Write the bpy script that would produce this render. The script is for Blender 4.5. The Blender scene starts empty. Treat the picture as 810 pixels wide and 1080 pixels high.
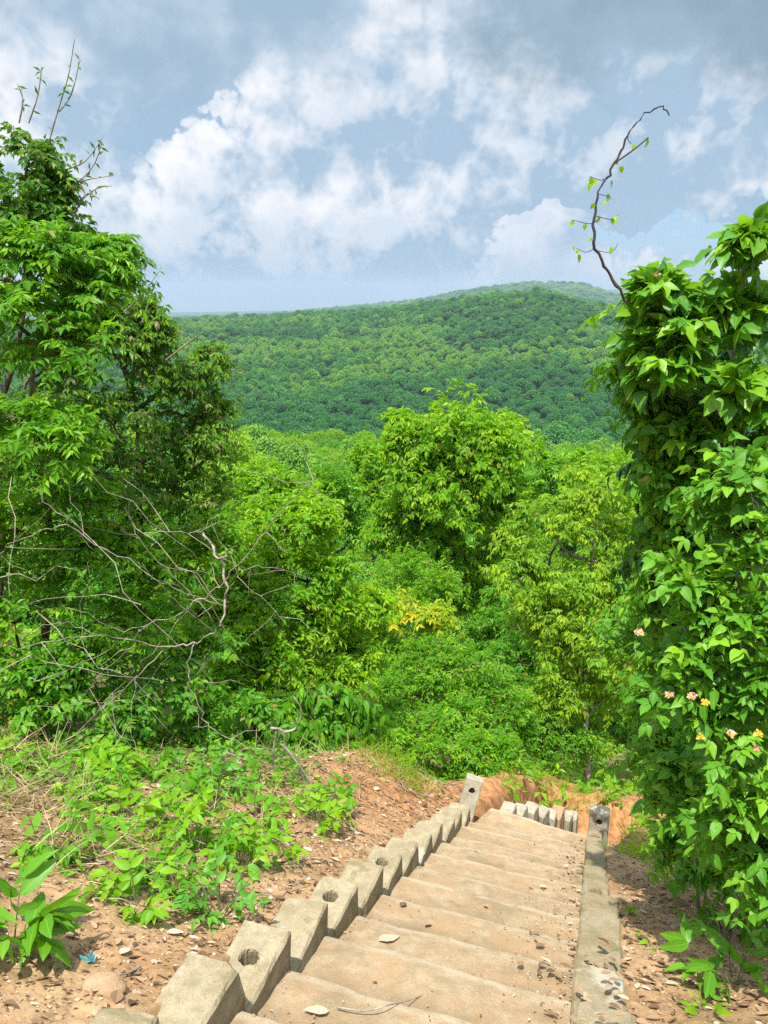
import bpy, math, random
import numpy as np
from mathutils import Vector, Matrix

rng = np.random.default_rng(7)
SC = bpy.context.scene
COL = SC.collection
R = math.radians

# ------------------------------------------------------------------ camera geometry
FPX = 811.0
PITCH = R(16.1)
CP, SP = math.cos(PITCH), math.sin(PITCH)


def ray(px, py):
    a = (px - 405) / FPX
    b = (540 - py) / FPX
    return np.array([a, CP + b * SP, -SP + b * CP])


def P(px, py, Y):
    d = ray(px, py)
    return d * (Y / d[1])


def mpp(Y, py=540):                     # metres per photo pixel at forward distance Y
    d = ray(405, py)
    return Y / d[1] / FPX


# ------------------------------------------------------------------ numpy noise
def _h(ix, iy, iz=0, seed=0):
    n = (ix.astype(np.int64) * 374761393 + iy.astype(np.int64) * 668265263 + np.int64(seed) * 1274126177 +
         (iz if isinstance(iz, int) else iz.astype(np.int64)) * 2147483647)
    n = (n ^ (n >> 13)) * 1274126177
    n = n ^ (n >> 16)
    return (n & 0xFFFFFF) / float(0xFFFFFF)


def vnoise(x, y, seed=0):
    ix, iy = np.floor(x), np.floor(y)
    fx, fy = x - ix, y - iy
    fx = fx * fx * (3 - 2 * fx); fy = fy * fy * (3 - 2 * fy)
    a = _h(ix, iy, 0, seed); b = _h(ix + 1, iy, 0, seed)
    c = _h(ix, iy + 1, 0, seed); d = _h(ix + 1, iy + 1, 0, seed)
    return (a + (b - a) * fx) * (1 - fy) + (c + (d - c) * fx) * fy


def fbm(x, y, oct=4, seed=0):
    s, a, t = 0.0, 1.0, 0.0
    for i in range(oct):
        s = s + a * vnoise(x, y, seed + i * 17); t += a
        x = x * 2.03 + 11.3; y = y * 2.03 + 7.7; a *= .5
    return s / t - .5


def sstep(a, b, x):
    t = np.clip((x - a) / (b - a), 0, 1)
    return t * t * (3 - 2 * t)


# ------------------------------------------------------------------ stairs frame
AZ = R(17.3)
SA, CA = math.sin(AZ), math.cos(AZ)
TAN = 0.573
H0 = 1.29
PITCHS = .45
RISE = PITCHS * TAN
S0 = 2.03                               # s of the far edge of block 0
QL, QR = -1.21, 0.006                   # inner edges of the two kerbs
KW = .225


def sq2xy(s, q):
    return s * SA + q * CA, s * CA - q * SA


def xy2sq(x, y):
    return x * SA + y * CA, x * CA - y * SA


LAND0 = S0 + 11 * PITCHS                # landing begins
LAND1 = LAND0 + .40
# second flight
AZ2 = R(27)
SA2, CA2 = math.sin(AZ2), math.cos(AZ2)
O2 = sq2xy(LAND1, -.45)
PITCH2, RISE2 = .30, .225


def xy2sq2(x, y):
    dx, dy = x - O2[0], y - O2[1]
    return dx * SA2 + dy * CA2, dx * CA2 - dy * SA2


def sq2xy2(s, q):
    return O2[0] + s * SA2 + q * CA2, O2[1] + s * CA2 - q * SA2


_prof_s = np.array([-400, -60, -20, -3, 0, 7.5, 9, 16, 26, 40, 70, 100, 200, 400, 550, 700, 20000.])
_prof_z = np.array([60, 26, 9.5, .27, -1.45, -5.75, -6.7, -10.6, -14.6, -19.5, -28, -35, -58, -92, -104, -104, -104.])


def slope_z(s):
    return np.interp(s, _prof_s, _prof_z)


LZ = -H0 - TAN * (S0 + 11 * PITCHS) - .33   # landing level


def stair_z(s, q):
    """worn surface of the first flight"""
    i = np.ceil((s - S0) / PITCHS)
    sf = S0 + i * PITCHS
    top = -H0 - TAN * sf
    near = sf - PITCHS
    z = top - .045 - .15 * (s - near) / PITCHS
    z = np.where(s > LAND0, LZ + .06 - .1 * (s - LAND0), z)
    return z


def H(x, y):
    x = np.asarray(x, float); y = np.asarray(y, float)
    s, q = xy2sq(x, y)
    r = np.hypot(x, y)
    g = slope_z(s)
    rough = np.clip(1 - r / 60, 0, 1)
    dl = np.maximum(0, -q - 1.45)
    dr = np.maximum(0, q - .24)
    bank = .05 + .16 * dl * sstep(0, 1.2, dl)
    bank = np.minimum(bank, 1.5)
    rb = .06 + .05 * np.minimum(dr, 4)
    off = np.where(q < -.6, bank, rb)
    z = g + off * np.clip(1 - r / 90, 0, 1)
    # orange bank left of the lower steps
    z = z + .50 * np.exp(-((s - 7.0) / 1.0) ** 2 - ((q + 2.3) / .55) ** 2) + .25 * np.exp(-((s - 5.2) / 1.2) ** 2 - ((q + 2.9) / .8) ** 2)
    s2, q2 = xy2sq2(x, y)
    er = 1 + 1.2 * fbm(x * 2.4, y * 2.4, 4, 63) + .5 * fbm(x * 9, y * 9, 3, 65)
    z = z + er * (.36 * np.exp(-((s2 - 2.2) / 1.9) ** 2 - ((q2 + 1.15) / .5) ** 2) + .12 * np.exp(-((s2 - 4.0) / .9) ** 2 - ((q2 - .1) / 1.3) ** 2))
    # trench under the first flight
    inn = sstep(-1.40, -1.30, q) * (1 - sstep(.08, .19, q)) * (1 - sstep(LAND1, LAND1 + .3, s))
    z = z - inn * .55
    # trench for the second flight
    fl = LZ - .1 - (RISE2 / PITCH2) * np.maximum(s2, 0)
    in2 = (1 - sstep(.62, .85, np.abs(q2))) * sstep(-.6, -.1, s2) * (1 - sstep(2.6, 3.4, s2))
    z = np.where(in2 > 0, z * (1 - in2) + np.minimum(z, fl - .25) * in2, z)
    # soil roughness
    z = z + rough * (.20 * fbm(x * .9, y * .9, 4, 3) * np.clip(np.maximum(dl, dr) * 1.2, .15, 1) + .09 * fbm(x * 4.5, y * 4.5, 4, 9) + .03 * fbm(x * 17, y * 17, 3, 19))
    # big terrain
    far = sstep(40, 160, r)
    z = z + far * 14 * fbm(x / 120, y / 120, 4, 21)
    az = np.degrees(np.arctan2(x, np.maximum(y, 1e-3)))
    crest = np.interp(az, [-60, -30, -15, -9, -4.5, 0, 4, 8, 10.8, 13, 16.5, 22, 30, 60],
                      [-80, -70, -66, -60, -52, -44, -31, -18, -13, -22, -40, -62, -70, -80])
    cd = np.interp(az, [-60, -9, 0, 10, 22, 60], [1500, 1420, 1330, 1250, 1350, 1500])
    front = y > 0
    t = sstep(0, 1, np.clip((r - 560) / np.maximum(cd - 560, 1), 0, 1)) ** .9
    base = -104
    hill = base + (crest - base) * t
    back = sstep(0, 1, np.clip((r - cd - 60) / 900, 0, 1))
    hill = hill + (-120 - hill) * back
    w = sstep(480, 640, r) * front
    z = z * (1 - w) + hill * w
    z = z + w * (44 * fbm(x / 300, y / 300, 3, 5) * t * (1 - .8 * sstep(.7, 1, t)) + 16 * fbm(x / 80, y / 80, 3, 6) * (1 - .6 * t))
    # far ridges
    rid = np.interp(az, [-60, -14, -9, -5, -1.5, 2.5, 7, 10.5, 14, 16, 19, 22, 25, 30, 60],
                    [-165, -145, -138, -110, -76, -48, 14, 40, 30, -20, -30, 0, 20, 30, 0])
    z = z - .027 * np.maximum(r - 1900, 0) * front
    w2 = np.exp(-((r - 4300) / 900) ** 2) * front
    z = z * (1 - w2) + w2 * (rid + 26 * fbm(x / 400, y / 400, 4, 31))
    w3 = np.exp(-((r - 9500) / 2200) ** 2) * front
    rid3 = np.interp(az, [-60, -10, -4, 3, 12, 18, 22, 26, 40], [-300, -265, -230, -200, -20, 20, 55, 60, 40])
    z = z * (1 - w3) + w3 * (rid3 + 40 * fbm(x / 1500, y / 1500, 3, 33))
    return z


def ground(px, Y, py=700):
    p = P(px, py, Y)
    for _ in range(6):                  # the column of a pixel leans a little with height
        z = float(H(p[0], p[1]))
        d = ray(px, 540)
        # find the py of this ground point
        up = Y * SP + z * CP; dep = Y * CP - z * SP
        pyy = 540 - FPX * up / dep
        p = P(px, pyy, Y)
    return np.array([p[0], p[1], float(H(p[0], p[1]))])


# ------------------------------------------------------------------ mesh helpers
class MB:
    def __init__(self):
        self.V, self.F, self.A, self.n = [], [], [], 0

    def add(self, V, F, A=None):
        V = np.asarray(V, np.float32).reshape(-1, 3)
        F = np.asarray(F, np.int64).reshape(-1, 3)
        if A is None:
            A = np.zeros((len(V), 4), np.float32); A[:, 0] = rng.random()
        self.V.append(V); self.F.append(F + self.n); self.A.append(np.asarray(A, np.float32)); self.n += len(V)
        return self

    def tube(self, pts, rad, k=6, cap=True):
        pts = np.asarray(pts, float); n = len(pts)
        rad = np.broadcast_to(np.asarray(rad, float), (n,))
        T = np.gradient(pts, axis=0); T /= np.linalg.norm(T, axis=1)[:, None] + 1e-9
        ref = np.array([0.31, .17, 0.93]); ref = np.where(np.abs(T @ ref)[:, None] > .92, np.array([1., .2, .1]), ref)
        U = np.cross(T, ref); U /= np.linalg.norm(U, axis=1)[:, None] + 1e-9
        W = np.cross(T, U)
        a = np.linspace(0, 2 * np.pi, k, endpoint=False)
        V = pts[:, None, :] + rad[:, None, None] * (np.cos(a)[None, :, None] * U[:, None, :] + np.sin(a)[None, :, None] * W[:, None, :])
        F = []
        for i in range(n - 1):
            for j in range(k):
                b = (j + 1) % k
                F += [(i * k + j, i * k + b, (i + 1) * k + b), (i * k + j, (i + 1) * k + b, (i + 1) * k + j)]
        V = V.reshape(-1, 3)
        if cap:
            V = np.vstack([V, pts[-1:] + T[-1:] * rad[-1] * .6])
            for j in range(k):
                F.append(((n - 1) * k + j, (n - 1) * k + (j + 1) % k, n * k))
        self.add(V, F)
        return self

    def build(self, name, mat, parent=None, smooth=True, loc=None):
        V = np.concatenate(self.V) if self.V else np.zeros((0, 3), np.float32)
        F = np.concatenate(self.F) if self.F else np.zeros((0, 3), np.int64)
        A = np.concatenate(self.A)
        if loc is not None:
            V = V - np.asarray(loc, np.float32)
        me = bpy.data.meshes.new(name)
        me.vertices.add(len(V)); me.vertices.foreach_set('co', V.astype(np.float32).ravel())
        me.loops.add(F.size); me.loops.foreach_set('vertex_index', F.astype(np.int32).ravel())
        me.polygons.add(len(F)); me.polygons.foreach_set('loop_start', np.arange(0, F.size, 3, dtype=np.int32))
        me.polygons.foreach_set('use_smooth', np.full(len(F), smooth))
        at = me.attributes.new('tint', 'FLOAT_COLOR', 'POINT')
        at.data.foreach_set('color', A.astype(np.float32).ravel())
        me.update(calc_edges=True)
        me.materials.append(mat)
        o = bpy.data.objects.new(name, me)
        COL.objects.link(o)
        if loc is not None and parent is None:
            o.location = loc
        if parent is not None:
            o.parent = parent
        return o


def tag(o, label=None, cat=None, group=None, kind=None):
    if label: o['label'] = label
    if cat: o['category'] = cat
    if group: o['group'] = group
    if kind: o['kind'] = kind
    return o


def empty(name, loc, label, cat, group=None):
    o = bpy.data.objects.new(name, None); COL.objects.link(o)
    o.location = [float(v) for v in loc]; o.empty_display_size = .1
    return tag(o, label, cat, group)


def unit(v):
    return v / (np.linalg.norm(v, axis=-1, keepdims=True) + 1e-9)


# leaf templates: (u along, v across in half widths, w normal), faces
def ovate(us, ws, fold, curl, wave=0.):
    """ovate leaf: midrib points level with the side points"""
    mid = [0] + list(us) + [1.0]; k = len(us)
    V = [(m, 0, 0, -curl * m * m) for m in mid]
    for sg in (1, -1):
        for j, (u, w) in enumerate(zip(us, ws)):
            V.append((u - .04 * w, sg * w, fold * w + wave * (1 if (j + (sg > 0)) % 2 else -1), -curl * u * u))
    F = []
    for si in (0, 1):
        o = k + 2 + si * k
        f = [(0, o, 1)]
        for j in range(k - 1):
            f += [(o + j, o + j + 1, 1 + j), (1 + j, o + j + 1, 2 + j)]
        f.append((o + k - 1, k + 1, k))
        F += f if si else [(p, r, q) for p, q, r in f]
    return np.array(V, float), np.array(F)


OV = ovate([.18, .45, .76], [.38, .5, .28], .35, .25)
OVH = ovate([.07, .2, .4, .62, .83], [.25, .42, .5, .4, .2], .3, .28, .035)
DI = (np.array([(0, 0, 0, 0), (.45, .5, .2, 0), (1, 0, 0, -.16), (.45, -.5, .2, 0)], float), np.array([(0, 1, 2), (0, 2, 3)]))
# curled dry leaf
CU = (OV[0] * np.array([1, 1, 1.1, -.35]), OV[1])


def leaves(mb, Pos, Ax, Nr, L, W, tmpl, r, g):
    N = len(Pos)
    if N == 0:
        return
    X = unit(Ax)
    Z = Nr - X * np.sum(Nr * X, axis=1, keepdims=True)
    Z = unit(Z)
    Yv = np.cross(Z, X)
    tv, tf = tmpl
    L = np.broadcast_to(L, (N,)); W = np.broadcast_to(W, (N,))
    V = (Pos[:, None, :] + X[:, None, :] * (tv[None, :, 0:1] * L[:, None, None]) + Yv[:, None, :] * (tv[None, :, 1:2] * W[:, None, None])
         + Z[:, None, :] * (tv[None, :, 2:3] * W[:, None, None] + tv[None, :, 3:4] * (L * rng.uniform(.2, 1.9, N))[:, None, None]))
    F = tf[None] + (np.arange(N) * len(tv))[:, None, None]
    A = np.zeros((N, len(tv), 4), np.float32)
    A[:, :, 0] = np.broadcast_to(r, (N,))[:, None]; A[:, :, 1] = np.broadcast_to(g, (N,))[:, None]
    A[:, :, 2] = np.abs(tv[:, 1])[None] * 2; A[:, :, 3] = tv[:, 0][None]
    mb.add(V.reshape(-1, 3), F.reshape(-1, 3), A.reshape(-1, 4))


def sprays(mb, B, D, Ls, pairs, leafL, ratio, droop=.35, ang=55, tmpl=DI, young=None, start=.25, jit=.25, stems=None, stemr=.003, ldroop=.25):
    """leafy twigs: leaves in pairs along a drooping stem, one at the tip"""
    N = len(B)
    D = unit(D); Ls = np.broadcast_to(Ls, (N,))
    young = np.zeros(N) if young is None else young
    base_r = rng.random(N)
    up = np.array([0, 0, 1.])
    ts = np.linspace(start, .95, pairs)
    g3 = np.array([0, 0, -1.])
    roll = rng.normal(0, .35, N)
    for k, t in enumerate(list(ts) + [1.0]):
        pos = B + D * (Ls * t)[:, None] + g3 * (droop * Ls * t * t)[:, None]
        tan = unit(D + g3 * (2 * droop * t))
        side = np.cross(tan, up + rng.normal(0, .1, (N, 3))); side = unit(side)
        nn = unit(np.cross(side, tan))
        side = unit(side * np.cos(roll)[:, None] + nn * np.sin(roll)[:, None])
        nn = unit(np.cross(side, tan))
        sz = leafL * (.65 + .35 * math.sin(math.pi * min(1, .25 + t * .6))) * rng.uniform(.55, 1.3, N)
        for sg in ((1, -1) if t < 1 else (0,)):
            a = R(ang) * rng.uniform(.75, 1.25, N)
            ax = tan * np.cos(a)[:, None] + side * (sg * np.sin(a))[:, None] if sg else tan
            ax = ax + rng.normal(0, jit, (N, 3)) + g3 * ldroop
            nr = nn + rng.normal(0, jit * 1.3, (N, 3))
            leaves(mb, pos + rng.normal(0, .02, (N, 3)) * leafL, ax, nr, sz, sz * ratio * rng.uniform(.85, 1.15, N), tmpl,
                   np.clip(base_r * .6 + rng.random(N) * .4, 0, 1), np.clip(young * (.6 + .4 * t) + rng.normal(0, .08, N), 0, 1))
    if stems is not None:
        ks = 3
        tt = np.linspace(0, 1, 4)
        pts = B[:, None] + D[:, None] * (Ls[:, None] * tt)[:, :, None] + g3 * (droop * Ls[:, None] * tt ** 2)[:, :, None]
        a = np.linspace(0, 2 * np.pi, ks, endpoint=False)
        U = unit(np.cross(D, np.array([.3, .2, .93]))); W = np.cross(D, U)
        ring = np.cos(a)[None, :, None] * U[:, None] + np.sin(a)[None, :, None] * W[:, None]
        rad = stemr * np.array([1, .85, .65, .3])
        V = pts[:, :, None, :] + ring[:, None] * rad[None, :, None, None]
        F = []
        for i in range(3):
            for j in range(ks):
                b = (j + 1) % ks
                F += [(i * ks + j, i * ks + b, (i + 1) * ks + b), (i * ks + j, (i + 1) * ks + b, (i + 1) * ks + j)]
        F = np.array(F)[None] + (np.arange(N) * 4 * ks)[:, None, None]
        stems.add(V.reshape(-1, 3), F.reshape(-1, 3))


def sphere_dirs(n, lo=-.5):
    z = rng.uniform(lo, 1, n); a = rng.uniform(0, 2 * np.pi, n)
    q = np.sqrt(1 - z * z)
    return np.stack([q * np.cos(a), q * np.sin(a), z], 1)


def bent(a, b, n=6, amp=.08, sag=0):
    a = np.asarray(a, float); b = np.asarray(b, float)
    t = np.linspace(0, 1, n)[:, None]
    L = np.linalg.norm(b - a)
    off = rng.normal(0, amp * L, (n, 3)); off[0] = 0; off[-1] = 0
    return a + (b - a) * t + off * .6 + np.array([0, 0, sag * L]) * np.sin(np.pi * t)


# ------------------------------------------------------------------ materials
def new_mat(name):
    m = bpy.data.materials.new(name); m.use_nodes = True
    nt = m.node_tree
    for n in list(nt.nodes): nt.nodes.remove(n)
    out = nt.nodes.new('ShaderNodeOutputMaterial')
    return m, nt, out


def N(nt, t, **kw):
    n = nt.nodes.new(t)
    for k, v in kw.items():
        if k in n.inputs if isinstance(k, str) else False:
            n.inputs[k].default_value = v
        else:
            setattr(n, k, v)
    return n


def mathn(nt, op, a, b=None, c=None, clamp=False):
    n = nt.nodes.new('ShaderNodeMath'); n.operation = op; n.use_clamp = clamp
    for i, v in enumerate((a, b, c)):
        if v is None: continue
        if isinstance(v, (int, float)): n.inputs[i].default_value = v
        else: nt.links.new(v, n.inputs[i])
    return n.outputs[0]


def mapr(nt, v, a, b, c=0., d=1., smooth=True):
    n = nt.nodes.new('ShaderNodeMapRange'); n.interpolation_type = 'SMOOTHSTEP' if smooth else 'LINEAR'
    nt.links.new(v, n.inputs[0])
    for i, x in zip((1, 2, 3, 4), (a, b, c, d)): n.inputs[i].default_value = x
    return n.outputs[0]


def mixc(nt, f, a, b):
    n = nt.nodes.new('ShaderNodeMix'); n.data_type = 'RGBA'
    if isinstance(f, (int, float)): n.inputs[0].default_value = f
    else: nt.links.new(f, n.inputs[0])
    for i, v in ((6, a), (7, b)):
        if isinstance(v, (tuple, list)): n.inputs[i].default_value = (*v[:3], 1)
        else: nt.links.new(v, n.inputs[i])
    return n.outputs[2]


def noise(nt, vec, scale, detail=4, rough=.55, dist=0.):
    n = nt.nodes.new('ShaderNodeTexNoise'); n.inputs['Scale'].default_value = scale
    n.inputs['Detail'].default_value = detail; n.inputs['Roughness'].default_value = rough; n.inputs['Distortion'].default_value = dist
    if vec is not None: nt.links.new(vec, n.inputs['Vector'])
    return n


def leaf_mat(name, dark, light, young, rough=.42, trans=.32, veins=False, spec=.4, dry=None, dryk=.13):
    m, nt, out = new_mat(name)
    at = nt.nodes.new('ShaderNodeAttribute'); at.attribute_name = 'tint'
    sp = nt.nodes.new('ShaderNodeSeparateColor'); nt.links.new(at.outputs['Color'], sp.inputs[0])
    c = mixc(nt, sp.outputs[0], dark, light)
    if dry is not None:
        c = mixc(nt, mapr(nt, sp.outputs[0], 1 - dryk, 1 - dryk + .02), c, dry)
    c = mixc(nt, sp.outputs[1], c, young)
    if veins:
        v = mapr(nt, sp.outputs[2], .03, .10, 1, 0)
        sw = nt.nodes.new('ShaderNodeMath'); sw.operation = 'SUBTRACT'
        # side veins: stripes in u - 0.35 v
        u = mathn(nt, 'MULTIPLY', at.outputs['Alpha'], 9.0)
        w = mathn(nt, 'SUBTRACT', u, mathn(nt, 'MULTIPLY', sp.outputs[2], 2.2))
        fr = mathn(nt, 'FRACT', w)
        sv = mapr(nt, fr, .0, .16, .55, 0)
        vv = mathn(nt, 'MAXIMUM', v, sv)
        c = mixc(nt, mathn(nt, 'MULTIPLY', vv, .45), c, [x * 1.7 + .015 for x in light])
    pb = N(nt, 'ShaderNodeBsdfPrincipled'); nt.links.new(c, pb.inputs['Base Color'])
    pb.inputs['Roughness'].default_value = rough; pb.inputs['Specular IOR Level'].default_value = spec
    tr = N(nt, 'ShaderNodeBsdfTranslucent')
    tc = mixc(nt, .55, c, [min(1, y * 1.6) for y in young]); nt.links.new(tc, tr.inputs['Color'])
    mx = N(nt, 'ShaderNodeMixShader'); mx.inputs[0].default_value = trans
    nt.links.new(pb.outputs[0], mx.inputs[1]); nt.links.new(tr.outputs[0], mx.inputs[2])
    nt.links.new(mx.outputs[0], out.inputs['Surface'])
    return m


def bark_mat(name, a, b, scale=9.):
    m, nt, out = new_mat(name)
    tc = nt.nodes.new('ShaderNodeNewGeometry')
    n = noise(nt, tc.outputs['Position'], scale, 6, .65)
    c = mixc(nt, mapr(nt, n.outputs[0], .35, .65), a, b)
    pb = N(nt, 'ShaderNodeBsdfPrincipled'); nt.links.new(c, pb.inputs['Base Color']); pb.inputs['Roughness'].default_value = .85
    bp = N(nt, 'ShaderNodeBump'); bp.inputs['Strength'].default_value = .5; bp.inputs['Distance'].default_value = .01
    nt.links.new(n.outputs[0], bp.inputs['Height']); nt.links.new(bp.outputs[0], pb.inputs['Normal'])
    nt.links.new(pb.outputs[0], out.inputs['Surface'])
    return m


def concrete_mat(name, ca, cb, stain, dirt, dirt_amt=.5, moss=.25, edge=False, base=False):
    m, nt, out = new_mat(name)
    g = nt.nodes.new('ShaderNodeNewGeometry'); pos = g.outputs['Position']
    n1 = noise(nt, pos, 2.3, 5, .6); n2 = noise(nt, pos, 11, 8, .7); n3 = noise(nt, pos, 90, 4, .7); n4 = noise(nt, pos, 4.7, 6, .65, .6)
    c = mixc(nt, mapr(nt, n2.outputs[0], .32, .68), ca, cb)
    c = mixc(nt, mapr(nt, n1.outputs[0], .5, .72, 0, moss * 2), c, stain)
    c = mixc(nt, mapr(nt, n4.outputs[0], .45, .66, 0, dirt_amt), c, dirt)
    if edge:            # pale worn nosing of each step, darker brown toward its near edge to set the steps off
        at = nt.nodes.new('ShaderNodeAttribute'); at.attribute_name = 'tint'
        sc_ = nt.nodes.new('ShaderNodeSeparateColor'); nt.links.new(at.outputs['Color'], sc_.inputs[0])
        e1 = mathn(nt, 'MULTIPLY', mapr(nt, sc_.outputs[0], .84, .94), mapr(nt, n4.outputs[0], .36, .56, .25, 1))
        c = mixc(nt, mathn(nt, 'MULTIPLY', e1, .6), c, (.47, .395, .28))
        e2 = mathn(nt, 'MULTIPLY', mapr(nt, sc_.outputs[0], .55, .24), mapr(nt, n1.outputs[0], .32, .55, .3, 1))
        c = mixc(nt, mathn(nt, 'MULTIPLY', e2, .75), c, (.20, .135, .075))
    sp = mapr(nt, n3.outputs[0], .58, .72)
    c = mixc(nt, mathn(nt, 'MULTIPLY', sp, .35), c, [x * .45 for x in ca])
    pb = N(nt, 'ShaderNodeBsdfPrincipled'); nt.links.new(c, pb.inputs['Base Color']); pb.inputs['Roughness'].default_value = .92
    pb.inputs['Specular IOR Level'].default_value = .2
    # pores and grit
    n5 = noise(nt, pos, 210, 3, .6)
    c = mixc(nt, mapr(nt, n5.outputs[0], .34, .44, .55, 0), c, [x * .35 for x in ca])
    c = mixc(nt, mapr(nt, n5.outputs[0], .60, .68, 0, .4), c, [min(.6, x * 1.4) for x in cb])
    if base:            # earth splashed up the foot of the block, lichen patches
        ob = nt.nodes.new('ShaderNodeTexCoord'); sz_ = nt.nodes.new('ShaderNodeSeparateXYZ'); nt.links.new(ob.outputs['Object'], sz_.inputs[0])
        zz_ = mathn(nt, 'ADD', sz_.outputs[2], mathn(nt, 'MULTIPLY', mathn(nt, 'SUBTRACT', n2.outputs[0], .5), .22))
        c = mixc(nt, mapr(nt, zz_, .36, .22, 0, .8), c, (.19, .125, .065))
        c = mixc(nt, mapr(nt, n4.outputs[0], .56, .64, 0, .55), c, (.13, .125, .06))
        c = mixc(nt, mapr(nt, n1.outputs[0], .36, .30, 0, .5), c, (.45, .43, .36))
    nt.links.new(c, pb.inputs['Base Color'])
    hh = mathn(nt, 'ADD', mathn(nt, 'MULTIPLY', n3.outputs[0], .5), n2.outputs[0])
    bp = N(nt, 'ShaderNodeBump'); bp.inputs['Strength'].default_value = .55; bp.inputs['Distance'].default_value = .02
    nt.links.new(hh, bp.inputs['Height']); nt.links.new(bp.outputs[0], pb.inputs['Normal'])
    nt.links.new(pb.outputs[0], out.inputs['Surface'])
    return m


def tint_mat(name, stops, rough=.8, trans=0.):
    """colour chosen per piece from the tint attribute"""
    m, nt, out = new_mat(name)
    at = nt.nodes.new('ShaderNodeAttribute'); at.attribute_name = 'tint'
    sp = nt.nodes.new('ShaderNodeSeparateColor'); nt.links.new(at.outputs['Color'], sp.inputs[0])
    rp = nt.nodes.new('ShaderNodeValToRGB'); nt.links.new(sp.outputs[0], rp.inputs[0])
    el = rp.color_ramp.elements
    while len(el) < len(stops): el.new(.5)
    for e, (p, c) in zip(el, stops): e.position = p; e.color = (*c, 1)
    pb = N(nt, 'ShaderNodeBsdfPrincipled'); nt.links.new(rp.outputs[0], pb.inputs['Base Color']); pb.inputs['Roughness'].default_value = rough
    pb.inputs['Specular IOR Level'].default_value = .25
    if trans:
        tr = N(nt, 'ShaderNodeBsdfTranslucent'); nt.links.new(rp.outputs[0], tr.inputs[0])
        mx = N(nt, 'ShaderNodeMixShader'); mx.inputs[0].default_value = trans
        nt.links.new(pb.outputs[0], mx.inputs[1]); nt.links.new(tr.outputs[0], mx.inputs[2]); nt.links.new(mx.outputs[0], out.inputs[0])
    else:
        nt.links.new(pb.outputs[0], out.inputs[0])
    return m


M = {}
#                     dark               light              young
M['dark'] = leaf_mat('dark_leaf', (.032, .12, .012), (.075, .22, .016), (.19, .37, .018), .45, .36, spec=.3, dry=(.26, .18, .08), dryk=.20)
M['mid'] = leaf_mat('mid_leaf', (.05, .19, .010), (.11, .31, .014), (.23, .45, .014), .48, .42, spec=.3, dry=(.27, .19, .04))
M['lime'] = leaf_mat('lime_leaf', (.09, .26, .008), (.18, .40, .010), (.33, .52, .010), .48, .46, spec=.3, dry=(.33, .25, .04))
M['pale'] = leaf_mat('pale_leaf', (.13, .30, .016), (.23, .42, .026), (.38, .52, .026), .5, .46, spec=.3)
M['fresh'] = leaf_mat('fresh_leaf', (.065, .23, .010), (.14, .36, .014), (.28, .48, .012), .48, .44, spec=.3, dry=(.3, .22, .05))
M['olive'] = leaf_mat('olive_leaf', (.05, .145, .018), (.11, .25, .025), (.22, .40, .016), .48, .38, spec=.3, dry=(.30, .22, .12), dryk=.2)
M['yellow'] = leaf_mat('yellow_leaf', (.12, .30, .010), (.26, .42, .010), (.58, .50, .02), .48, .42, spec=.3)
M['cool'] = leaf_mat('cool_leaf', (.05, .20, .022), (.10, .30, .034), (.19, .42, .022), .48, .40, spec=.3)
M['broad'] = leaf_mat('broad_leaf', (.045, .17, .010), (.10, .28, .014), (.22, .42, .014), .42, .38, veins=True, spec=.35)
M['lantana'] = leaf_mat('lantana_leaf', (.055, .20, .014), (.11, .30, .018), (.21, .41, .018), .5, .36, veins=True, spec=.3)
M['glossy'] = leaf_mat('glossy_leaf', (.022, .095, .014), (.05, .17, .02), (.11, .28, .018), .42, .28, veins=True, spec=.4)
M['bark'] = bark_mat('bark', (.06, .042, .028), (.16, .12, .085))
M['palebark'] = bark_mat('pale_bark', (.16, .13, .10), (.32, .28, .23), 14)
M['twig'] = bark_mat('dry_twig', (.17, .135, .105), (.38, .32, .265), 14)
M['vine'] = bark_mat('dark_vine', (.03, .02, .02), (.07, .05, .045), 20)
M['stem'] = bark_mat('green_stem', (.06, .09, .02), (.11, .13, .04), 20)
M['block'] = concrete_mat('block_concrete', (.23, .188, .115), (.345, .292, .195), (.15, .12, .062), (.34, .24, .14), .45, .3, base=True)
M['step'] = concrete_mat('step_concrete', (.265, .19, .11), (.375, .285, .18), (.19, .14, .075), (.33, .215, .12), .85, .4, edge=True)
M['kerb'] = concrete_mat('mossy_concrete', (.215, .175, .105), (.30, .25, .165), (.15, .13, .055), (.28, .19, .10), .5, .4, base=True)
M['litter'] = tint_mat('dry_leaf_litter', [(0, (.12, .07, .04)), (.3, (.24, .145, .08)), (.6, (.34, .225, .135)), (.8, (.43, .32, .21)), (1, (.52, .43, .33))], .75, .12)
M['straw'] = tint_mat('straw', [(0, (.22, .15, .07)), (.6, (.42, .31, .16)), (1, (.55, .45, .28))], .7, .2)
M['pebble'] = tint_mat('pebble', [(0, (.2, .12, .07)), (.5, (.36, .22, .12)), (1, (.44, .34, .25))], .9)
M['pinkp'] = tint_mat('lantana_petal', [(0, (.75, .38, .32)), (.5, (.8, .5, .42)), (1, (.85, .62, .5))], .6, .3)
M['yelp'] = tint_mat('yellow_petal', [(0, (.85, .5, .05)), (.6, (.9, .62, .08)), (1, (.9, .7, .2))], .6, .3)
M['foil'] = tint_mat('blue_wrapper', [(0, (.03, .08, .22)), (.5, (.06, .22, .17)), (1, (.22, .34, .38))], .45)
M['post'] = concrete_mat('pale_post_concrete', (.27, .24, .18), (.40, .365, .285), (.19, .165, .10), (.34, .25, .16), .4, .25)
M['brick'] = concrete_mat('brown_block_concrete', (.30, .19, .11), (.40, .27, .17), (.25, .15, .08), (.36, .2, .1), .4, .2)


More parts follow.
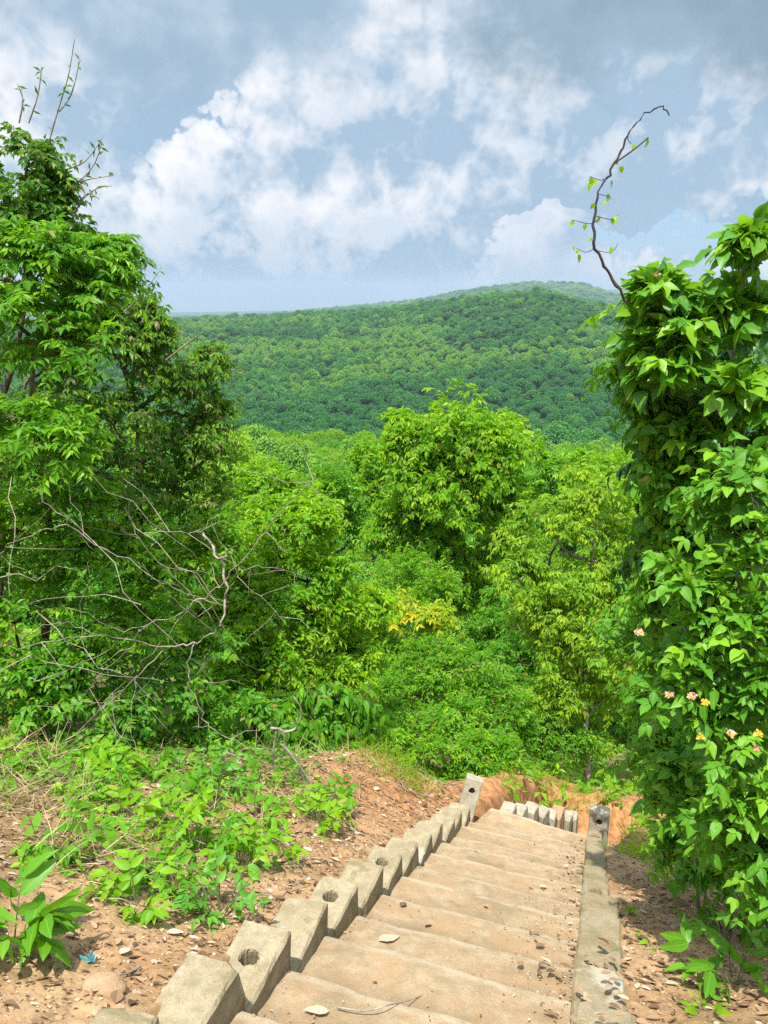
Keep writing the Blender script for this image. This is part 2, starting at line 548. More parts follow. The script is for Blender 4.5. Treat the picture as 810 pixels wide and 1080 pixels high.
# terrain material
def terrain_material():
    m, nt, out = new_mat('laterite_soil_and_forest_floor')
    g = nt.nodes.new('ShaderNodeNewGeometry'); pos = g.outputs['Position']
    at = nt.nodes.new('ShaderNodeAttribute'); at.attribute_name = 'tint'
    sp = nt.nodes.new('ShaderNodeSeparateColor'); nt.links.new(at.outputs['Color'], sp.inputs[0])
    n1 = noise(nt, pos, 1.7, 6, .6); n2 = noise(nt, pos, 8, 8, .7); n3 = noise(nt, pos, 45, 5, .7)
    c = mixc(nt, mapr(nt, n1.outputs[0], .35, .65), (.31, .18, .083), (.42, .268, .14))
    c = mixc(nt, mapr(nt, n2.outputs[0], .45, .7, 0, .8), c, (.20, .12, .065))
    c = mixc(nt, mapr(nt, n3.outputs[0], .55, .7, 0, .8), c, (.55, .43, .31))
    c = mixc(nt, sp.outputs[2], c, mixc(nt, mapr(nt, n2.outputs[0], .38, .62), (.25, .11, .04), (.42, .22, .10)))   # orange laterite
    dk = mixc(nt, mapr(nt, n2.outputs[0], .4, .6), (.08, .06, .03), (.13, .09, .05))
    c = mixc(nt, sp.outputs[0], c, dk)
    nf = noise(nt, pos, .02, 8, .65)
    gf = mixc(nt, mapr(nt, nf.outputs[0], .35, .65), (.015, .05, .014), (.03, .08, .018))
    c = mixc(nt, sp.outputs[1], c, gf)
    pb = N(nt, 'ShaderNodeBsdfPrincipled'); nt.links.new(c, pb.inputs['Base Color']); pb.inputs['Roughness'].default_value = .95
    pb.inputs['Specular IOR Level'].default_value = .15
    bp = N(nt, 'ShaderNodeBump'); bp.inputs['Strength'].default_value = .7; bp.inputs['Distance'].default_value = .03
    hh = mathn(nt, 'ADD', n2.outputs[0], mathn(nt, 'MULTIPLY', n3.outputs[0], .4))
    nt.links.new(hh, bp.inputs['Height'])
    nt.links.new(bp.outputs[0], pb.inputs['Normal'])
    nt.links.new(pb.outputs[0], out.inputs['Surface'])
    return m


def build_terrain():
    rr = [0.25]
    while rr[-1] < 26000:
        k = 1.007 if 4 < rr[-1] < 13 else 1.0125 if rr[-1] < 40 else (1.022 if rr[-1] < 2500 else 1.04)
        rr.append(rr[-1] * k)
    rr = np.array(rr)
    aa = np.radians(np.concatenate([np.arange(-42, 42, .3), np.arange(42, 318, 3.)]))
    A, RR = np.meshgrid(aa, rr)
    X = RR * np.sin(A); Y = RR * np.cos(A)
    Z = H(X, Y)
    nr, na = X.shape
    V = np.stack([X, Y, Z], -1).reshape(-1, 3)
    V = np.vstack([V, [[0, 0, float(H(0, 0))]]])
    i, j = np.meshgrid(np.arange(nr - 1), np.arange(na), indexing='ij')
    j2 = (j + 1) % na
    a = i * na + j; b = i * na + j2; c = (i + 1) * na + j2; d = (i + 1) * na + j
    F = np.concatenate([np.stack([a, d, c], -1).reshape(-1, 3), np.stack([a, c, b], -1).reshape(-1, 3)])
    jj = np.arange(na)
    F = np.vstack([F, np.stack([np.full(na, nr * na), jj, (jj + 1) % na], -1)])
    x, y = V[:, 0], V[:, 1]
    s, q = xy2sq(x, y); s2, q2 = xy2sq2(x, y)
    r = np.hypot(x, y)
    col = np.zeros((len(V), 4), np.float32)
    dl = np.maximum(0, -q - 1.45); dr = np.maximum(0, q - .25)
    nz = fbm(x * 1.1, y * 1.1, 4, 77)
    col[:, 0] = np.clip(sstep(.9, 2.0, dl + nz * 1.6) + .9 * sstep(.2, 1.2, dr + nz * 1.2), 0, 1) * .9
    orange = np.exp(-((s - 6.9) / 1.5) ** 2 - ((q + 2.0) / .9) ** 2) + sstep(-.6, .2, s2) * (1 - sstep(3.6, 4.6, s2)) * (1 - sstep(1.2, 1.9, np.abs(q2 + .3)))
    col[:, 2] = np.clip(orange * 1.3, 0, 1)
    col[:, 0] *= 1 - col[:, 2]
    col[:, 1] = sstep(11, 24, r)
    col[:, 3] = 1
    mb = MB(); mb.add(V, F, col)
    o = mb.build('terrain', terrain_material())
    tag(o, 'orange dirt hillside falling to a green valley and far hills', 'terrain', kind='structure')


build_terrain()


# ------------------------------------------------------------------ concrete blocks with a real round hole
def block_mesh(name, l, w, h, hole=True, hx=0., hr=.042, hd=.12, rough=.0022, seed=0, mat=None, chip=0.):
    """block: x = length, y = width, z from 0 to h; hole bored into the top"""
    rg = np.random.default_rng(seed)
    V, F = [], []

    def quad(a, b, c, d):
        F.append((a, b, c)); F.append((a, c, d))

    n = 32
    per = []
    for k in range(n):
        t = k / n * 4
        if t < 1: p = (l / 2, -w / 2 + w * t)
        elif t < 2: p = (l / 2 - l * (t - 1), w / 2)
        elif t < 3: p = (-l / 2, w / 2 - w * (t - 2))
        else: p = (-l / 2 + l * (t - 3), -w / 2)
        per.append(p)
    per = np.array(per)
    bev = .012
    ins = per * np.array([(l / 2 - bev) / (l / 2), (w / 2 - bev) / (w / 2)])
    rings = []
    base = np.column_stack([per, np.zeros(n)]); rings.append(base)
    for f in (.33, .66): rings.append(np.column_stack([per, np.full(n, h * f)]))
    rings.append(np.column_stack([per, np.full(n, h - bev)]))
    rings.append(np.column_stack([ins, np.full(n, h)]))
    if hole:
        ang = math.atan2(-w, l) + np.linspace(0, 2 * math.pi, n, endpoint=False)
        circ = np.column_stack([hx + hr * np.cos(ang), hr * np.sin(ang)])
        mid = (ins + circ) / 2
        rings.append(np.column_stack([mid, np.full(n, h)]))
        rings.append(np.column_stack([circ, np.full(n, h)]))
        rings.append(np.column_stack([(circ - [hx, 0]) * .93 + [hx, 0], np.full(n, h - .012)]))
        rings.append(np.column_stack([(circ - [hx, 0]) * .88 + [hx, 0], np.full(n, h - hd)]))
        cen = (hx, 0, h - hd)
    else:
        rings.append(np.column_stack([ins * .5, np.full(n, h)]))
        cen = (0, 0, h)
    Vv = np.concatenate(rings)
    for i in range(len(rings) - 1):
        for k in range(n):
            k2 = (k + 1) % n
            quad(i * n + k, i * n + k2, (i + 1) * n + k2, (i + 1) * n + k)
    Vv = np.vstack([Vv, [cen], [[0, 0, 0]]])
    ct = len(Vv) - 2
    for k in range(n):
        k2 = (k + 1) % n
        F.append(((len(rings) - 1) * n + k, (len(rings) - 1) * n + k2, ct))
        F.append((k2, k, ct + 1))
    Vv = Vv + rg.normal(0, rough, Vv.shape) * np.array([1, 1, .6])
    if chip:
        for _ in range(3):
            c = np.array([rg.choice([-1, 1]) * l / 2, rg.choice([-1, 1]) * w / 2, h]); d = np.linalg.norm(Vv - c, axis=1)
            Vv = Vv - unit(c - np.array([0, 0, h * .45])) * (np.clip(1 - d / (chip * 1.6), 0, 1) * chip * .45)[:, None]
    mb = MB(); mb.add(Vv, F)
    return mb.build(name, mat or M['block'], smooth=False)


ORD = ['first', 'second', 'third', 'fourth', 'fifth', 'sixth', 'seventh', 'eighth', 'ninth', 'tenth', 'eleventh', 'twelfth', 'thirteenth', 'fourteenth', 'fifteenth']
rb = random.Random(4)
BH = .44
holes_l = {-1: 1, 0: 0, 1: 1, 2: 0, 3: 1, 4: 0, 5: 1, 6: 0, 7: 1, 8: 0, 9: 0, 10: 0, 11: 0}
for i in range(-1, 12):
    sf = S0 + i * PITCHS
    top = -H0 - TAN * sf
    ho = bool(holes_l[i])
    o = block_mesh('concrete_block', PITCHS + .02, KW, BH, ho, hx=.06 + rb.uniform(-.03, .03), hr=.045, seed=100 + i, chip=.12 if i == -1 else .035)
    q = QL - KW / 2 + rb.uniform(-.012, .012)
    x, y = sq2xy(sf - PITCHS / 2 + .01, q)
    o.location = (x, y, top - BH + rb.uniform(-.012, .012))
    o.rotation_euler = (rb.uniform(-.03, .03), rb.uniform(-.02, .05), math.pi / 2 - AZ + rb.uniform(-.05, .05))
    k = 11 - i
    nm = ORD[k] if k < 13 else ''
    lab = 'grey block %s on the left stair edge, %s up from leaning upright block' % ('with round hole' if ho else 'with plain top', nm)
    if i == -1:
        lab = 'chipped grey block with a hole, nearest the bottom of the photo'
        d_ = ray(136, 1058); t_ = -H0 / (d_[2] + TAN * (d_[0] * SA + d_[1] * CA)); p_ = d_ * t_
        o.location = (p_[0] - SA * .21, p_[1] - CA * .21, p_[2] - BH); o.rotation_euler = (.1, .05, math.pi / 2 - AZ + .25)
    tag(o, lab, 'concrete block', 'hollow blocks stepping along the left stair edge')

# leaning upright block ending the left edge, upright block ending the right edge
def upright(name, s, q, ztop, lean, yaw, seed, label, l=.45, w=.2, h=.16):
    o = block_mesh(name, l, w, h, True, hx=l * .28, hr=.036, seed=seed, hd=.1, mat=M['post'], chip=.03)
    x, y = sq2xy(s, q)
    # length axis up, bored face toward the viewer
    Mx = Matrix.Rotation(yaw, 4, 'Z') @ Matrix.Rotation(lean[0], 4, 'X') @ Matrix.Rotation(lean[1], 4, 'Y')
    bas = Matrix(((0, 1, 0, 0), (0, 0, -1, 0), (1, 0, 0, 0), (0, 0, 0, 1)))     # x->z, y->x, z->-y
    o.matrix_world = Matrix.Translation((x, y, ztop - l / 2)) @ Mx @ bas
    tag(o, label, 'concrete block', 'upright blocks ending the stair edges')
    return o


upright('concrete_block', S0 + 11 * PITCHS + .22, QL - .06, -H0 - TAN * (S0 + 11 * PITCHS) + .17, (-.38, .22), -AZ * .6, 501,
        'tall grey block standing on end and leaning, last on the left stair edge', l=.62, w=.19)
# right kerb
for i in range(-1, 12):
    sf = S0 + i * PITCHS
    top = -H0 - TAN * sf + .0
    ho = i in (6, 11)
    o = block_mesh('concrete_block', PITCHS + .03, .23 - (.015 * i if i > 5 else 0) * .5, BH, ho, hx=.03, hr=.05, seed=300 + i, mat=M['kerb'], chip=.03)
    x, y = sq2xy(sf - PITCHS / 2, QR + (.23 - (.015 * i if i > 5 else 0) * .5) / 2)
    bury = -.005
    o.location = (x, y, top - BH + bury + rb.uniform(-.01, .01))
    o.rotation_euler = (rb.uniform(-.02, .02), .30 + rb.uniform(-.03, .04), math.pi / 2 - AZ + rb.uniform(-.02, .02))
    lab = '%s block on the right stair edge, %s up from the short upright block' % (
        'holed mossy' if ho else 'plain mossy', ORD[11 - i])
    tag(o, lab, 'concrete block', 'mossy blocks lining the right stair edge')
upright('concrete_block', S0 + 11 * PITCHS + .2, QR + .11, -H0 - TAN * (S0 + 11 * PITCHS) + .13, (-.12, 0), -AZ, 502,
        'short grey block standing upright with a hole, ending the right stair edge', l=.45, w=.2)

# second flight: left row of blocks
for k in range(8):
    s2 = .12 + k * .33
    top = LZ - .11 - .232 * k
    brown = k == 5
    o = block_mesh('concrete_block', PITCH2 + .06 if brown else PITCH2 - .02, .16, .4, False, seed=700 + k, mat=M['brick'] if brown else M['post'], chip=.04)
    x, y = sq2xy2(s2 + .06, -.47 + .04 * k)
    o.location = (x, y, top - .4 + (.03 if brown else rb.uniform(-.03, .03)))
    o.rotation_euler = (rb.uniform(-.06, .06), rb.uniform(-.05, .08) + .1, math.pi / 2 - AZ2 + rb.uniform(-.1, .1))
    lab = 'brown-stained block among the pale blocks below the landing' if brown else \
        'small pale block, %s down the row that curves away below the landing' % ORD[k]
    tag(o, lab, 'concrete block', 'pale blocks edging the lower flight')

# ------------------------------------------------------------------ the staircase: one thing, every step a part
st = empty('concrete_staircase', (*sq2xy(S0, -.6), float(stair_z(np.array(S0 - .2), 0))), 'worn tan concrete staircase running downhill between two rows of blocks', 'staircase')


def step_mesh(corners, zfun, parent, name='step', nx=16, ny=30, depth=.35, seed=0):
    """corners (4 xy points: near left, near right, far right, far left)"""
    c = np.array(corners, float)
    u = np.linspace(0, 1, ny)[None, :]; v = np.linspace(0, 1, nx)[:, None]
    X = (c[0][0] * (1 - u) + c[1][0] * u) * (1 - v) + (c[3][0] * (1 - u) + c[2][0] * u) * v
    Y = (c[0][1] * (1 - u) + c[1][1] * u) * (1 - v) + (c[3][1] * (1 - u) + c[2][1] * u) * v
    # wobbling front edge
    wob = .016 * fbm(u * 5 + seed * 3.1, u * 0 + seed, 3, 13) * (v ** 2)
    dx, dy = c[3] - c[0]; L = math.hypot(dx, dy)
    X = X + wob * dx / L * 1.5; Y = Y + wob * dy / L * 1.5
    Z = zfun(v, u) + .028 * fbm(X * 3, Y * 3, 4, 41) + .012 * fbm(X * 14, Y * 14, 3, 43) - .012 * sstep(.93, 1, v)
    top = np.stack([X, Y, Z], -1)
    V = [top.reshape(-1, 3)]; F = []
    for a in range(nx - 1):
        for b in range(ny - 1):
            i = a * ny + b
            F += [(i, i + 1, i + ny + 1), (i, i + ny + 1, i + ny)]
    # skirts
    n0 = nx * ny
    loop = [b for b in range(ny)] + [a * ny + ny - 1 for a in range(1, nx)] + [(nx - 1) * ny + b for b in range(ny - 2, -1, -1)] + [a * ny for a in range(nx - 2, 0, -1)]
    lo = V[0][loop].copy(); lo[:, 2] -= depth
    V.append(lo)
    for k in range(len(loop)):
        k2 = (k + 1) % len(loop)
        F += [(loop[k], n0 + k, n0 + k2), (loop[k], n0 + k2, loop[k2])]
    VV = np.concatenate(V) - np.array(parent.location)
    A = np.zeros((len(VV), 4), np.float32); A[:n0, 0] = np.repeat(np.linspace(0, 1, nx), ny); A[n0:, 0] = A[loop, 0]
    mb = MB(); mb.add(VV, F, A)
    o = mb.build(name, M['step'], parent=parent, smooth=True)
    o.data.set_sharp_from_angle(angle=R(40)) if hasattr(o.data, 'set_sharp_from_angle') else None
    return o


for i in range(-3, 12):
    sf = S0 + i * PITCHS; sn = sf - PITCHS - .03
    top = -H0 - TAN * sf
    cs = [sq2xy(sn, QL - .01), sq2xy(sn, QR + .01), sq2xy(sf, QR + .01), sq2xy(sf, QL - .01)]
    drop = .15 + .02 * math.sin(i * 2.3)
    step_mesh(cs, lambda v, u, top=top, drop=drop: top - .045 - drop * v + .012 * np.cos(u * 3), st, seed=i + 5)
cs = [sq2xy(LAND0 - .06, QL - .02), sq2xy(LAND0 - .06, QR + .01), sq2xy2(-.02, .47), sq2xy2(-.02, -.60)]
lzn = LZ + .06
step_mesh(cs, lambda v, u: lzn - .06 * v + 0 * u, st, name='landing', nx=22)
for k in range(9):
    s2 = k * PITCH2 - .01
    z = LZ - .02 - RISE2 * (k + 1)
    cs = [sq2xy2(s2 - .02, -.55), sq2xy2(s2 - .02, .47), sq2xy2(s2 + PITCH2, .47), sq2xy2(s2 + PITCH2, -.55)]
    step_mesh(cs, lambda v, u, z=z: z - .05 * v + 0 * u, st, nx=8, ny=14, seed=50 + k)


# ------------------------------------------------------------------ plants
DENS = 1.55
def plant(name, label, cat, base, lobes, leaf, mat, n_sub=14, n_spray=26, spray=.45, pairs=4, leafL=.12, ratio=.45, droop=.35,
          trunk=.06, bark='bark', tmpl=DI, young=.3, group=None, lo=-.4, sub=.42, ang=55, jit=.25, stems=True, limbs=True, trunk_pts=None,
          outw=.75, upw=.35, crown='crown', ldroop=.25, start=.25, inner=.25, dens=None):
    """lobes in photo pixels: (px, py, Y, rx, ry) -> real spheroids at forward distance Y"""
    e = empty(name, base, label, cat, group)
    base = np.asarray(base, float)
    fo, sm, tk = MB(), MB(), MB()
    L3 = []
    for (px, py, Y, rx, ry) in lobes:
        c = P(px, py, Y); k = mpp(Y, py)
        L3.append((c, np.array([rx * k, rx * k * .95, ry * k])))
    # trunk up to the mean of the lobes
    cen = np.mean([c for c, r in L3], axis=0)
    topc = max(L3, key=lambda t: t[0][2])[0]
    mid = np.array([(base[0] + cen[0]) / 2, (base[1] + cen[1]) / 2, base[2] + (cen[2] - base[2]) * .55])
    tp = trunk_pts if trunk_pts is not None else np.vstack([bent(base - [0, 0, .3], mid, 6, .03), bent(mid, topc, 6, .05)[1:]])
    tp = np.asarray(tp, float)
    if trunk > 0:
        tr = np.linspace(1, .25, len(tp)) * trunk
        tr[0] *= 1.35
        tk.tube(tp, tr, 9)
    for (c, r) in L3:
        k = int(np.argmin(np.linalg.norm(tp - (c - [0, 0, r[2] * .8]), axis=1)))
        k = min(k, len(tp) - 2)
        if limbs and trunk > 0:
            tk.tube(bent(tp[k], c, 6, .07), np.linspace(.55, .2, 6) * trunk, 6)
        sd = sphere_dirs(n_sub, lo)
        sc = c + sd * r * rng.uniform(.45, .8, (n_sub, 1))
        sr = r * sub * rng.uniform(.55, 1.3, (n_sub, 1))
        sc = sc + rng.normal(0, .10, (n_sub, 3)) * r
        for j in range(n_sub):
            if limbs:
                sm.tube(bent(c, sc[j], 5, .1), np.linspace(1, .35, 5) * max(.005, trunk * .12), 4)
            ns = int(n_spray * (dens or DENS) * rng.uniform(.7, 1.3))
            dd = sphere_dirs(ns, -.7)
            fr = 1 - rng.random((ns, 1)) ** 1.5 * (1 - inner)
            wild = rng.random((ns, 1)) < .07
            fr = np.where(wild, rng.uniform(1.05, 1.5, (ns, 1)), fr)
            b = sc[j] + dd * sr[j] * fr
            ov = unit(b - c)
            d = ov * outw * .6 + dd * outw * .6 + np.array([0, 0, upw]) + rng.normal(0, .3, (ns, 3))
            yg = np.clip((rng.random(ns) < young) * rng.uniform(.3, 1, ns), 0, 1) * (rng.random() < .75)
            sprays(fo, b - unit(d) * spray * .35, d, spray * rng.uniform(.6, 1.15, ns), pairs, leafL, ratio, droop, ang, tmpl, yg, start, jit,
                   sm if stems else None, max(.0018, leafL * .018), ldroop)
    loc = np.array(e.location)
    for mb, nm, mt in ((tk, 'trunk', M[bark]), (sm, 'twigs', M['stem'] if bark != 'bark' else M['bark']), (fo, crown, M[mat])):
        if mb.n:
            mb.V = [v - loc.astype(np.float32) for v in mb.V]
            mb.build(nm, mt, parent=e, smooth=(nm != crown))
    if tmpl is not DI:
        for c_ in e.children: c_.data.polygons.foreach_set('use_smooth', np.ones(len(c_.data.polygons), dtype=bool))
    return e


def gnd(px, Y):
    return ground(px, Y)


# --- middle: the round bright tree below the stairs
plant('broadleaf_tree', 'round-crowned bright green tree standing alone in the middle, below the stairs', 'tree', gnd(482, 21),
      [(480, 455, 21, 58, 44), (428, 470, 21, 32, 42), (530, 475, 21, 38, 40), (490, 500, 20.6, 56, 44), (455, 520, 20.6, 54, 40), (515, 535, 21, 46, 44),
       (470, 585, 21, 60, 45), (420, 560, 21.5, 34, 44), (525, 600, 21.3, 40, 40), (480, 640, 21, 48, 40)],
      None, 'lime', n_sub=12, n_spray=30, spray=.5, pairs=4, leafL=.19, ratio=.42, droop=.45, trunk=.16, young=.45, sub=.40, ldroop=.5)
# lighter tree right of it, near the landing
plant('slender_tree', 'pale yellow-green slender tree rooted in the orange bank beyond the landing', 'tree', gnd(622, 11.5),
      [(575, 560, 12.5, 42, 42), (628, 525, 12.8, 40, 38), (660, 580, 12.8, 36, 40), (545, 610, 12.2, 32, 26), (612, 610, 12.3, 44, 34),
       (650, 660, 12.6, 42, 40), (590, 690, 12.2, 36, 32), (640, 730, 12.2, 36, 34), (570, 745, 12, 34, 30), (615, 780, 12, 26, 24), (600, 650, 11.9, 36, 30), (566, 655, 12.2, 30, 28), (632, 690, 12, 34, 28), (640, 620, 12.4, 34, 30), (600, 730, 11.9, 30, 28)],
      None, 'pale', n_sub=8, n_spray=20, spray=.34, pairs=4, leafL=.125, ratio=.36, droop=.5, trunk=.07, bark='palebark', young=.4, sub=.42, ldroop=.55)
# dark tree between the two
plant('shade_tree', 'dark leafy tree in shade between the round tree and the pale slender tree', 'tree', gnd(545, 17),
      [(540, 640, 17.5, 40, 40), (550, 700, 16, 44, 46), (590, 700, 17, 46, 60), (510, 690, 17, 40, 36), (650, 760, 15, 50, 50)],
      None, 'mid', n_sub=9, n_spray=22, spray=.4, pairs=4, leafL=.14, ratio=.4, droop=.45, trunk=.08, young=.12)

# --- yellow green shrub and small trees in the middle left
plant('yellow_green_tree', 'tall yellow-green bushy tree behind the bare dead branch', 'tree', gnd(300, 8.6),
      [(300, 560, 9.2, 42, 40), (255, 590, 9, 40, 36), (335, 600, 9.2, 36, 32), (280, 640, 8.8, 48, 36), (345, 650, 9, 30, 30), (225, 650, 8.6, 36, 40),
       (300, 690, 8.6, 48, 34), (250, 720, 8.3, 42, 34), (365, 690, 9.3, 32, 26), (385, 640, 9.8, 28, 24), (330, 545, 9.6, 30, 30), (345, 720, 8.8, 36, 24)],
      None, 'lime', n_sub=10, n_spray=18, spray=.3, pairs=4, leafL=.10, ratio=.42, droop=.4, trunk=.04, young=.6, sub=.42)
plant('leafy_shrub', 'dense mid-green shrub with hanging pointed leaves above the orange bank', 'shrub', gnd(345, 7.4),
      [(320, 740, 7.6, 44, 30), (360, 760, 7.5, 34, 34), (290, 760, 7.3, 40, 34), (345, 795, 7.2, 36, 26)],
      None, 'mid', n_sub=8, n_spray=16, spray=.3, pairs=3, leafL=.13, ratio=.4, droop=.6, trunk=.018, young=.3, tmpl=OV, ldroop=.7)
plant('yellow_leaved_shrub', 'shrub with yellowing golden leaves in front of the round tree', 'shrub', gnd(425, 12.5),
      [(395, 640, 12.6, 40, 22), (445, 655, 12.3, 30, 13), (360, 660, 12.8, 34, 24)],
      None, 'yellow', n_sub=7, n_spray=9, spray=.35, pairs=3, leafL=.16, ratio=.42, droop=.5, trunk=.02, young=.5)
for (px, Y, lobes, mat, lab) in [
    (455, 11.2, [(400, 690, 12, 40, 30), (445, 700, 11.6, 46, 32), (410, 735, 11.2, 40, 28)], 'fresh', 'fine-leaved green shrub just below the yellow-leaved shrub'),
    (500, 10.8, [(490, 710, 11.4, 44, 32), (480, 755, 10.6, 46, 30), (525, 745, 11, 40, 32)], 'fresh', 'fine-leaved bushy shrub in the middle, above the leaning upright block'),
    (470, 9.6, [(440, 775, 9.9, 42, 26), (490, 795, 9.7, 38, 24), (520, 800, 9.9, 30, 22), (410, 790, 9.3, 26, 20)], 'fresh', 'low shrub hanging over the top of the orange bank'),
    (570, 11.2, [(560, 780, 11.4, 36, 30), (600, 790, 11.6, 34, 26)], 'mid', 'low green shrub on the far bank, left of the pale slender trunk'),
    (455, 14.5, [(455, 620, 14.5, 42, 28), (420, 605, 15, 34, 26)], 'fresh', 'bright green feathery shrub at the foot of the round tree'),
]:
    plant('bushy_shrub', lab, 'shrub', gnd(px, Y), lobes, None, mat, n_sub=10, n_spray=22, spray=.26, pairs=4, leafL=.085, ratio=.42, droop=.3,
          trunk=.02, young=.35, sub=.42)

# --- trees further down the slope, behind
mids = [
    (350, 28, [(350, 520, 28, 40, 34), (335, 560, 28, 44, 40), (375, 560, 28, 34, 40)], 'mid', 'broad green tree just left of the round tree'),
    (290, 34, [(285, 510, 34, 36, 34), (260, 545, 34, 42, 44), (315, 545, 34, 34, 44)], 'lime', 'tall yellow-green tree on the slope left of the broad green tree'),
    (240, 40, [(240, 480, 40, 34, 26), (225, 520, 40, 44, 40), (265, 520, 40, 36, 40)], 'pale', 'pale green tree at the left end of the tree line below the hill'),
    (395, 45, [(388, 490, 45, 26, 20), (385, 520, 45, 30, 30)], 'lime', 'small pale tree peeping over left of the round tree crown'),
    (580, 48, [(585, 500, 48, 28, 26), (575, 540, 48, 36, 40)], 'mid', 'narrow green tree right of the round tree crown'),
    (640, 40, [(640, 500, 40, 44, 30), (650, 550, 40, 46, 46)], 'lime', 'yellow-green tree behind the pale slender tree, beside the right bush'),
]
for (px, Y, lobes, mat, lab) in mids:
    plant('slope_tree', lab, 'tree', gnd(px, Y), lobes, None, mat, n_sub=11, n_spray=24, spray=.02 * Y, pairs=3, leafL=.0075 * Y, ratio=.45, droop=.4,
          trunk=.14, young=.35, stems=False, group='trees down the slope')

# --- left side
plant('vine_draped_tree', 'dark tall tree draped in creepers at the left edge, reaching highest into the sky', 'tree', gnd(-10, 6.8),
      [(28, 175, 7, 40, 46), (35, 230, 7, 50, 44), (70, 250, 7.1, 40, 34), (0, 220, 7, 50, 50), (55, 205, 7, 20, 30), (10, 300, 7, 60, 50), (-60, 260, 7, 60, 70), (-50, 400, 7.2, 70, 80), (60, 380, 7.3, 66, 60), (90, 300, 7.3, 40, 50), (30, 480, 7.2, 60, 50)],
      None, 'dark', n_sub=10, n_spray=20, spray=.22, pairs=4, leafL=.075, ratio=.5, droop=.5, trunk=.05, young=.2, sub=.36, ldroop=.5, dens=.75)
plant('feather_leaved_tree', 'bright green tree with feathery drooping leaves on the left, brightest crown there', 'tree', gnd(50, 6.9),
      [(60, 275, 6, 52, 36), (20, 330, 5.8, 50, 44), (105, 310, 6.1, 36, 40), (20, 265, 6.1, 50, 36), (110, 270, 6.3, 30, 26), (70, 370, 5.7, 56, 40), (10, 440, 5.4, 50, 44), (70, 470, 5.3, 36, 36)],
      None, 'mid', n_sub=8, n_spray=11, spray=.34, pairs=7, leafL=.09, ratio=.36, droop=.45, trunk=.05, young=.5, dens=1.05, sub=.42, ang=62, jit=.14, ldroop=.3)
plant('drooping_tree', 'dark grey-green tree with brownish drooping leaf tips, behind the dead branch', 'tree', gnd(150, 7.2),
      [(130, 380, 7.4, 50, 44), (100, 350, 7.0, 50, 50), (60, 420, 7.0, 60, 50), (110, 500, 6.9, 60, 50), (40, 500, 6.9, 60, 50), (165, 350, 7.4, 24, 24), (225, 440, 7.8, 24, 30), (215, 490, 7.6, 30, 36), (180, 400, 7.6, 40, 36), (215, 390, 7.8, 30, 26), (120, 450, 7.2, 60, 44), (195, 460, 7.5, 44, 36), (150, 520, 7.2, 56, 44), (205, 530, 7.6, 36, 40),
       (140, 330, 7.4, 30, 30)],
      None, 'olive', n_sub=10, n_spray=16, spray=.26, pairs=4, leafL=.08, ratio=.42, droop=.55, trunk=.04, young=.35, sub=.38, ldroop=.55, dens=.8)
plant('thicket_shrub', 'dark tangled shrub filling the left edge below the feathery tree', 'shrub', gnd(40, 5.8),
      [(20, 560, 6, 60, 44), (100, 590, 6.2, 60, 40), (60, 520, 6.3, 60, 40), (150, 560, 6.8, 56, 40), (-20, 500, 6, 60, 60), (220, 580, 7, 36, 40), (180, 610, 6.6, 50, 36), (30, 640, 5.8, 60, 36), (130, 660, 6.1, 60, 34), (-50, 600, 5.8, 60, 60), (-120, 570, 6.2, 70, 70), (-200, 610, 6.2, 80, 70), (-120, 460, 7, 80, 80), (-210, 500, 7, 80, 90), (-290, 560, 7, 90, 90)],
      None, 'fresh', n_sub=10, n_spray=16, spray=.25, pairs=4, leafL=.085, ratio=.42, droop=.4, trunk=.02, young=.35, sub=.42, dens=.95)
plant('bank_shrub', 'low green shrub on the bank under the dead branch fork', 'shrub', gnd(190, 6.2),
      [(215, 690, 6.6, 50, 30), (160, 720, 6, 50, 26), (240, 750, 6.3, 44, 30), (120, 745, 5.7, 50, 24), (40, 740, 5.4, 50, 24), (200, 785, 5.9, 40, 20), (110, 790, 5.3, 44, 20), (160, 820, 5.2, 40, 18), (230, 840, 5.6, 36, 16), (90, 850, 4.9, 40, 16), (285, 815, 6.0, 30, 18), (80, 715, 5.6, 50, 26), (10, 710, 5.4, 50, 30)],
      None, 'mid', n_sub=9, n_spray=13, spray=.22, pairs=3, leafL=.08, ratio=.45, droop=.4, trunk=.012, young=.25, tmpl=OV)

# dry stems hanging in the thicket, parts of it
th = bpy.data.objects['thicket_shrub']
for _ in range(14):
    a = P(rng.uniform(-10, 260), rng.uniform(480, 700), rng.uniform(5.0, 5.7)) - np.array(th.location)
    d = rng.normal(0, 1, 3) * [1, .4, .9]; d /= np.linalg.norm(d)
    mb = MB(); mb.tube(bent(a, a + d * rng.uniform(.5, 1.3), 7, .06, rng.uniform(-.1, .1)), np.linspace(.005, .0015, 7) * rng.uniform(.5, 1.1), 4)
    mb.build('dry_stem', M['twig'], parent=th)

# --- right side
plant('dark_climber_bush', 'tall dark climber-covered bush at the right edge with long hanging leaves', 'shrub', gnd(790, 4.3),
      [(705, 420, 4.4, 36, 44), (760, 380, 4.5, 60, 50), (700, 500, 4.4, 30, 46), (760, 480, 4.5, 70, 60), (728, 580, 4.3, 40, 46), (790, 600, 4.4, 70, 70), (722, 660, 4.3, 26, 44),
       (860, 420, 4.5, 80, 90), (850, 650, 4.4, 80, 90), (780, 740, 4.2, 50, 60), (690, 590, 4.5, 20, 34), (740, 520, 4.6, 50, 50), (790, 500, 4.6, 50, 60), (730, 680, 4.5, 40, 50), (770, 660, 4.5, 50, 50), (705, 355, 4.6, 34, 34), (740, 450, 4.3, 40, 36)],
      None, 'glossy', n_sub=8, n_spray=8, spray=.26, pairs=4, dens=1.0, leafL=.09, ratio=.42, droop=.6, trunk=.03, young=.35, tmpl=OVH, sub=.45, ldroop=.7)
